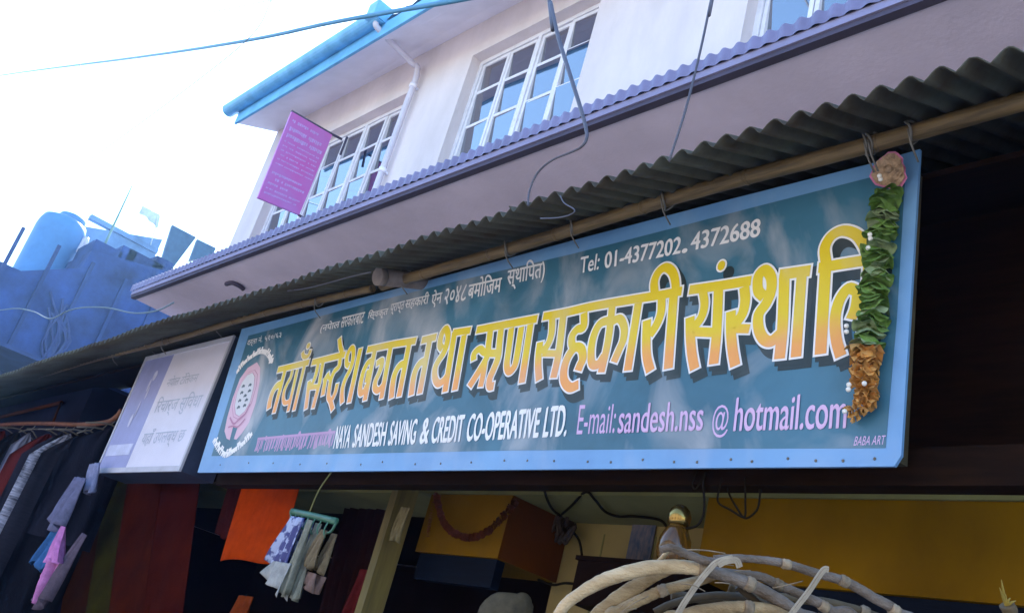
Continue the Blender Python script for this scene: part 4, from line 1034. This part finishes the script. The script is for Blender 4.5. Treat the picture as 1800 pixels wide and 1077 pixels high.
bm = new(); rn = random.Random(6)
box(bm, XH+.01, XH+1.6, yl, 3.1, 4.35, 4.40)
for k in range(5): y = 2.3+k*.55; box(bm, XH+.002, XH+.05, y, y+.05, 3.6, 6.4)
NB.part('wall_batten', bm, mat('batten_blue', (.02, .045, .15), .9, .2, 3))
bm = new()
for k in range(10):
    p = [atX(95+rn.uniform(-10, 25), 560+rn.uniform(-60, 0), XH+.03), atX(90+rn.uniform(-30, 40), 600, XH+.04), atX(85+rn.uniform(-40, 20), 650, XH+.03)]
    tube(bm, p, .02, 5, 3)
NB.part('hanging_rope', bm, mat('rope_dull', (.03, .05, .15), .9)); bm = new()
for k, (px, py, w_, h_) in enumerate(((12, 492, .5, .35), (40, 500, .3, .25), (176, 446, .45, .22), (210, 456, .25, .38), (242, 464, .6, .18), (272, 472, .3, .3))):
    c_ = atX(px, py, XH-.6); bm = new(); box(bm, XH-.9-.1*k, XH-.25, c_.y-w_/2, c_.y+w_/2, c_.z-.5, c_.z+h_*.35); NB.part('roof_block', bm, M['flare_blue_house'])
LS = Thing('low_light_blocker', 'added low dark light blocker just left of the white building, behind the clothes', 'light blocker', (-12, 2.56, 0))  # added block: stops sun and fill light below the awning's left end
bm = new(); box(bm, -14.6, -9.1, 2.56, 8, 0, 3.49); LS.part('wall', bm, mat('blocker_shade_navy', (.016, .018, .045), .95, .2, 2., spec=.05)); bm = new(); box(bm, -14.7, -9.09, 2.54, 8.1, 3.4901, 3.52); LS.part('roof', bm, M['flare_blue_house'])
XT = -19.
q = [atX(*p, XT) for p in ((150, 398), (286, 421), (300, 520), (150, 520))]
bm = new(); prism(bm, [q[0], q[1], Vector((XT, q[1].y, 0)), Vector((XT, q[0].y, 0))], [p+Vector((-4, 0, 0)) if p.z > 1 else p+Vector((-4, 0, 0)) for p in [q[0], q[1], Vector((XT, q[1].y, 0)), Vector((XT, q[0].y, 0))]])
box(bm, XT-.1, XT+.05, q[0].y, q[1].y, q[1].z-.35, q[1].z-.25)
solo('parapet_house', bm, M['flare_blue_lite'], 'pale house wall painted flare blue behind the water tank on the left', 'house')
# water tank standing on the roof
tb = atX(72, 480, XH-1.4); tt_ = atX(100, 378, XH-1.4)
cxy = Vector(((XH-1.4), (atX(22, 470, XH-1.4).y+atX(140, 440, XH-1.4).y)/2, 0)); rad_ = abs(atX(140, 440, XH-1.4).y-atX(22, 470, XH-1.4).y)/2
WT = Thing('water_tank', 'big round blue water tank on the neighbouring roof', 'tank', (cxy.x, cxy.y, a[1].z-.1))
ztop = tt_.z
bm = new(); lathe(bm, (cxy.x, cxy.y, 0), [(rad_, a[1].z-.6), (rad_, a[1].z+.15), (rad_*1.02, a[1].z+.17), (rad_*1.02, a[1].z+.22), (rad_, a[1].z+.24), (rad_, ztop-.25), (rad_*.97, ztop-.16), (rad_*.88, ztop-.05), (rad_*.6, ztop), (.05, ztop+.02)], 32)
WT.part('shell', bm, M['tank'])
bm = new(); lathe(bm, (cxy.x, cxy.y+rad_*.2, ztop), [(.22, -.05), (.22, .08), (.2, .10), (.02, .12)], 20); WT.part('lid', bm, M['tank'])
bm = new(); tube(bm, [(cxy.x+rad_*.6, cxy.y+rad_*.8, ztop-.5), (cxy.x+rad_*.65, cxy.y+rad_*.9, ztop-.2), (cxy.x+rad_*.7, cxy.y+rad_*1.3, ztop-.9), (cxy.x+rad_*.7, cxy.y+rad_*1.1, ztop-1.4)], .035, 8, 5); WT.part('overflow_pipe', bm, M['pipe'])
# tilted panels, antenna rod and flag
for nm, px, lab in (('roof_panel', ((303, 395), (345, 417), (305, 470), (278, 476)), 'larger dark tilted panel on the far roof beside the ledge'), ('roof_panel', ((347, 420), (380, 436), (372, 452), (333, 458)), 'smaller dark tilted panel next to the larger one')):
    q = [atX(*p, XT+2.5) for p in px]; bm = new(); prism(bm, q, [p+Vector((-.06, 0, -.02)) for p in q])
    base = q[3]; tube(bm, [q[2]+Vector((-.05, 0, 0)), Vector((q[2].x-.2, q[2].y, q[2].z-1.2))], .03, 6, 1)
    solo(nm, bm, M['panel'], lab, 'panel', 'dark tilted panels on the far roof')
bm = new(); tube(bm, [atX(183, 432, XH-.5), atX(205, 385, XH-.5), atX(233, 325, XH-.5)], [.022, .018, .010], 6, 3)
solo('antenna_rod', bm, mat('rod_greygreen', (.14, .25, .22), .6), 'thin leaning antenna rod above the flare-tinted dark house', 'antenna')
bm = new(); cloth(bm, [atX(*p, XT) for p in ((250, 361), (281, 378), (276, 400), (245, 373))], 2, .05, 10, 8, axis=Vector((1, 0, 0)), seed=5); cloth(bm, [atX(*p, XT+.02) for p in ((276, 376), (282, 380), (277, 401), (272, 399))], 1, .02, 4, 4, axis=Vector((1, 0, 0)), seed=9)
tube(bm, [atX(281, 372, XT), atX(262, 440, XT)], .012, 6, 1)
o = solo('rag_flag', bm, mat('flag_grey', (.50, .56, .58), .9), 'tattered grey flag rag against the white sky at the left', 'flag')

# ------------------------------------------------------------------ blue haze volume added to imitate the veil of lens flare
bm = new(); box(bm, -90, 90, -90, 90, -1, 16)
hz = obj('flare_haze', bm, []); hm = bpy.data.materials.new('flare_haze_air'); hm.use_nodes = True; nt = hm.node_tree
nt.nodes.remove(nt.nodes['Principled BSDF']); pv = nt.nodes.new('ShaderNodeVolumePrincipled')
pv.inputs['Color'].default_value = (.34, .62, 1, 1); pv.inputs['Density'].default_value = .0028; pv.inputs['Anisotropy'].default_value = .55
nt.links.new(pv.outputs[0], nt.nodes['Material Output'].inputs['Volume']); hz.data.materials.append(hm); tag(hz, kind='stuff')
hz.location.z = 0
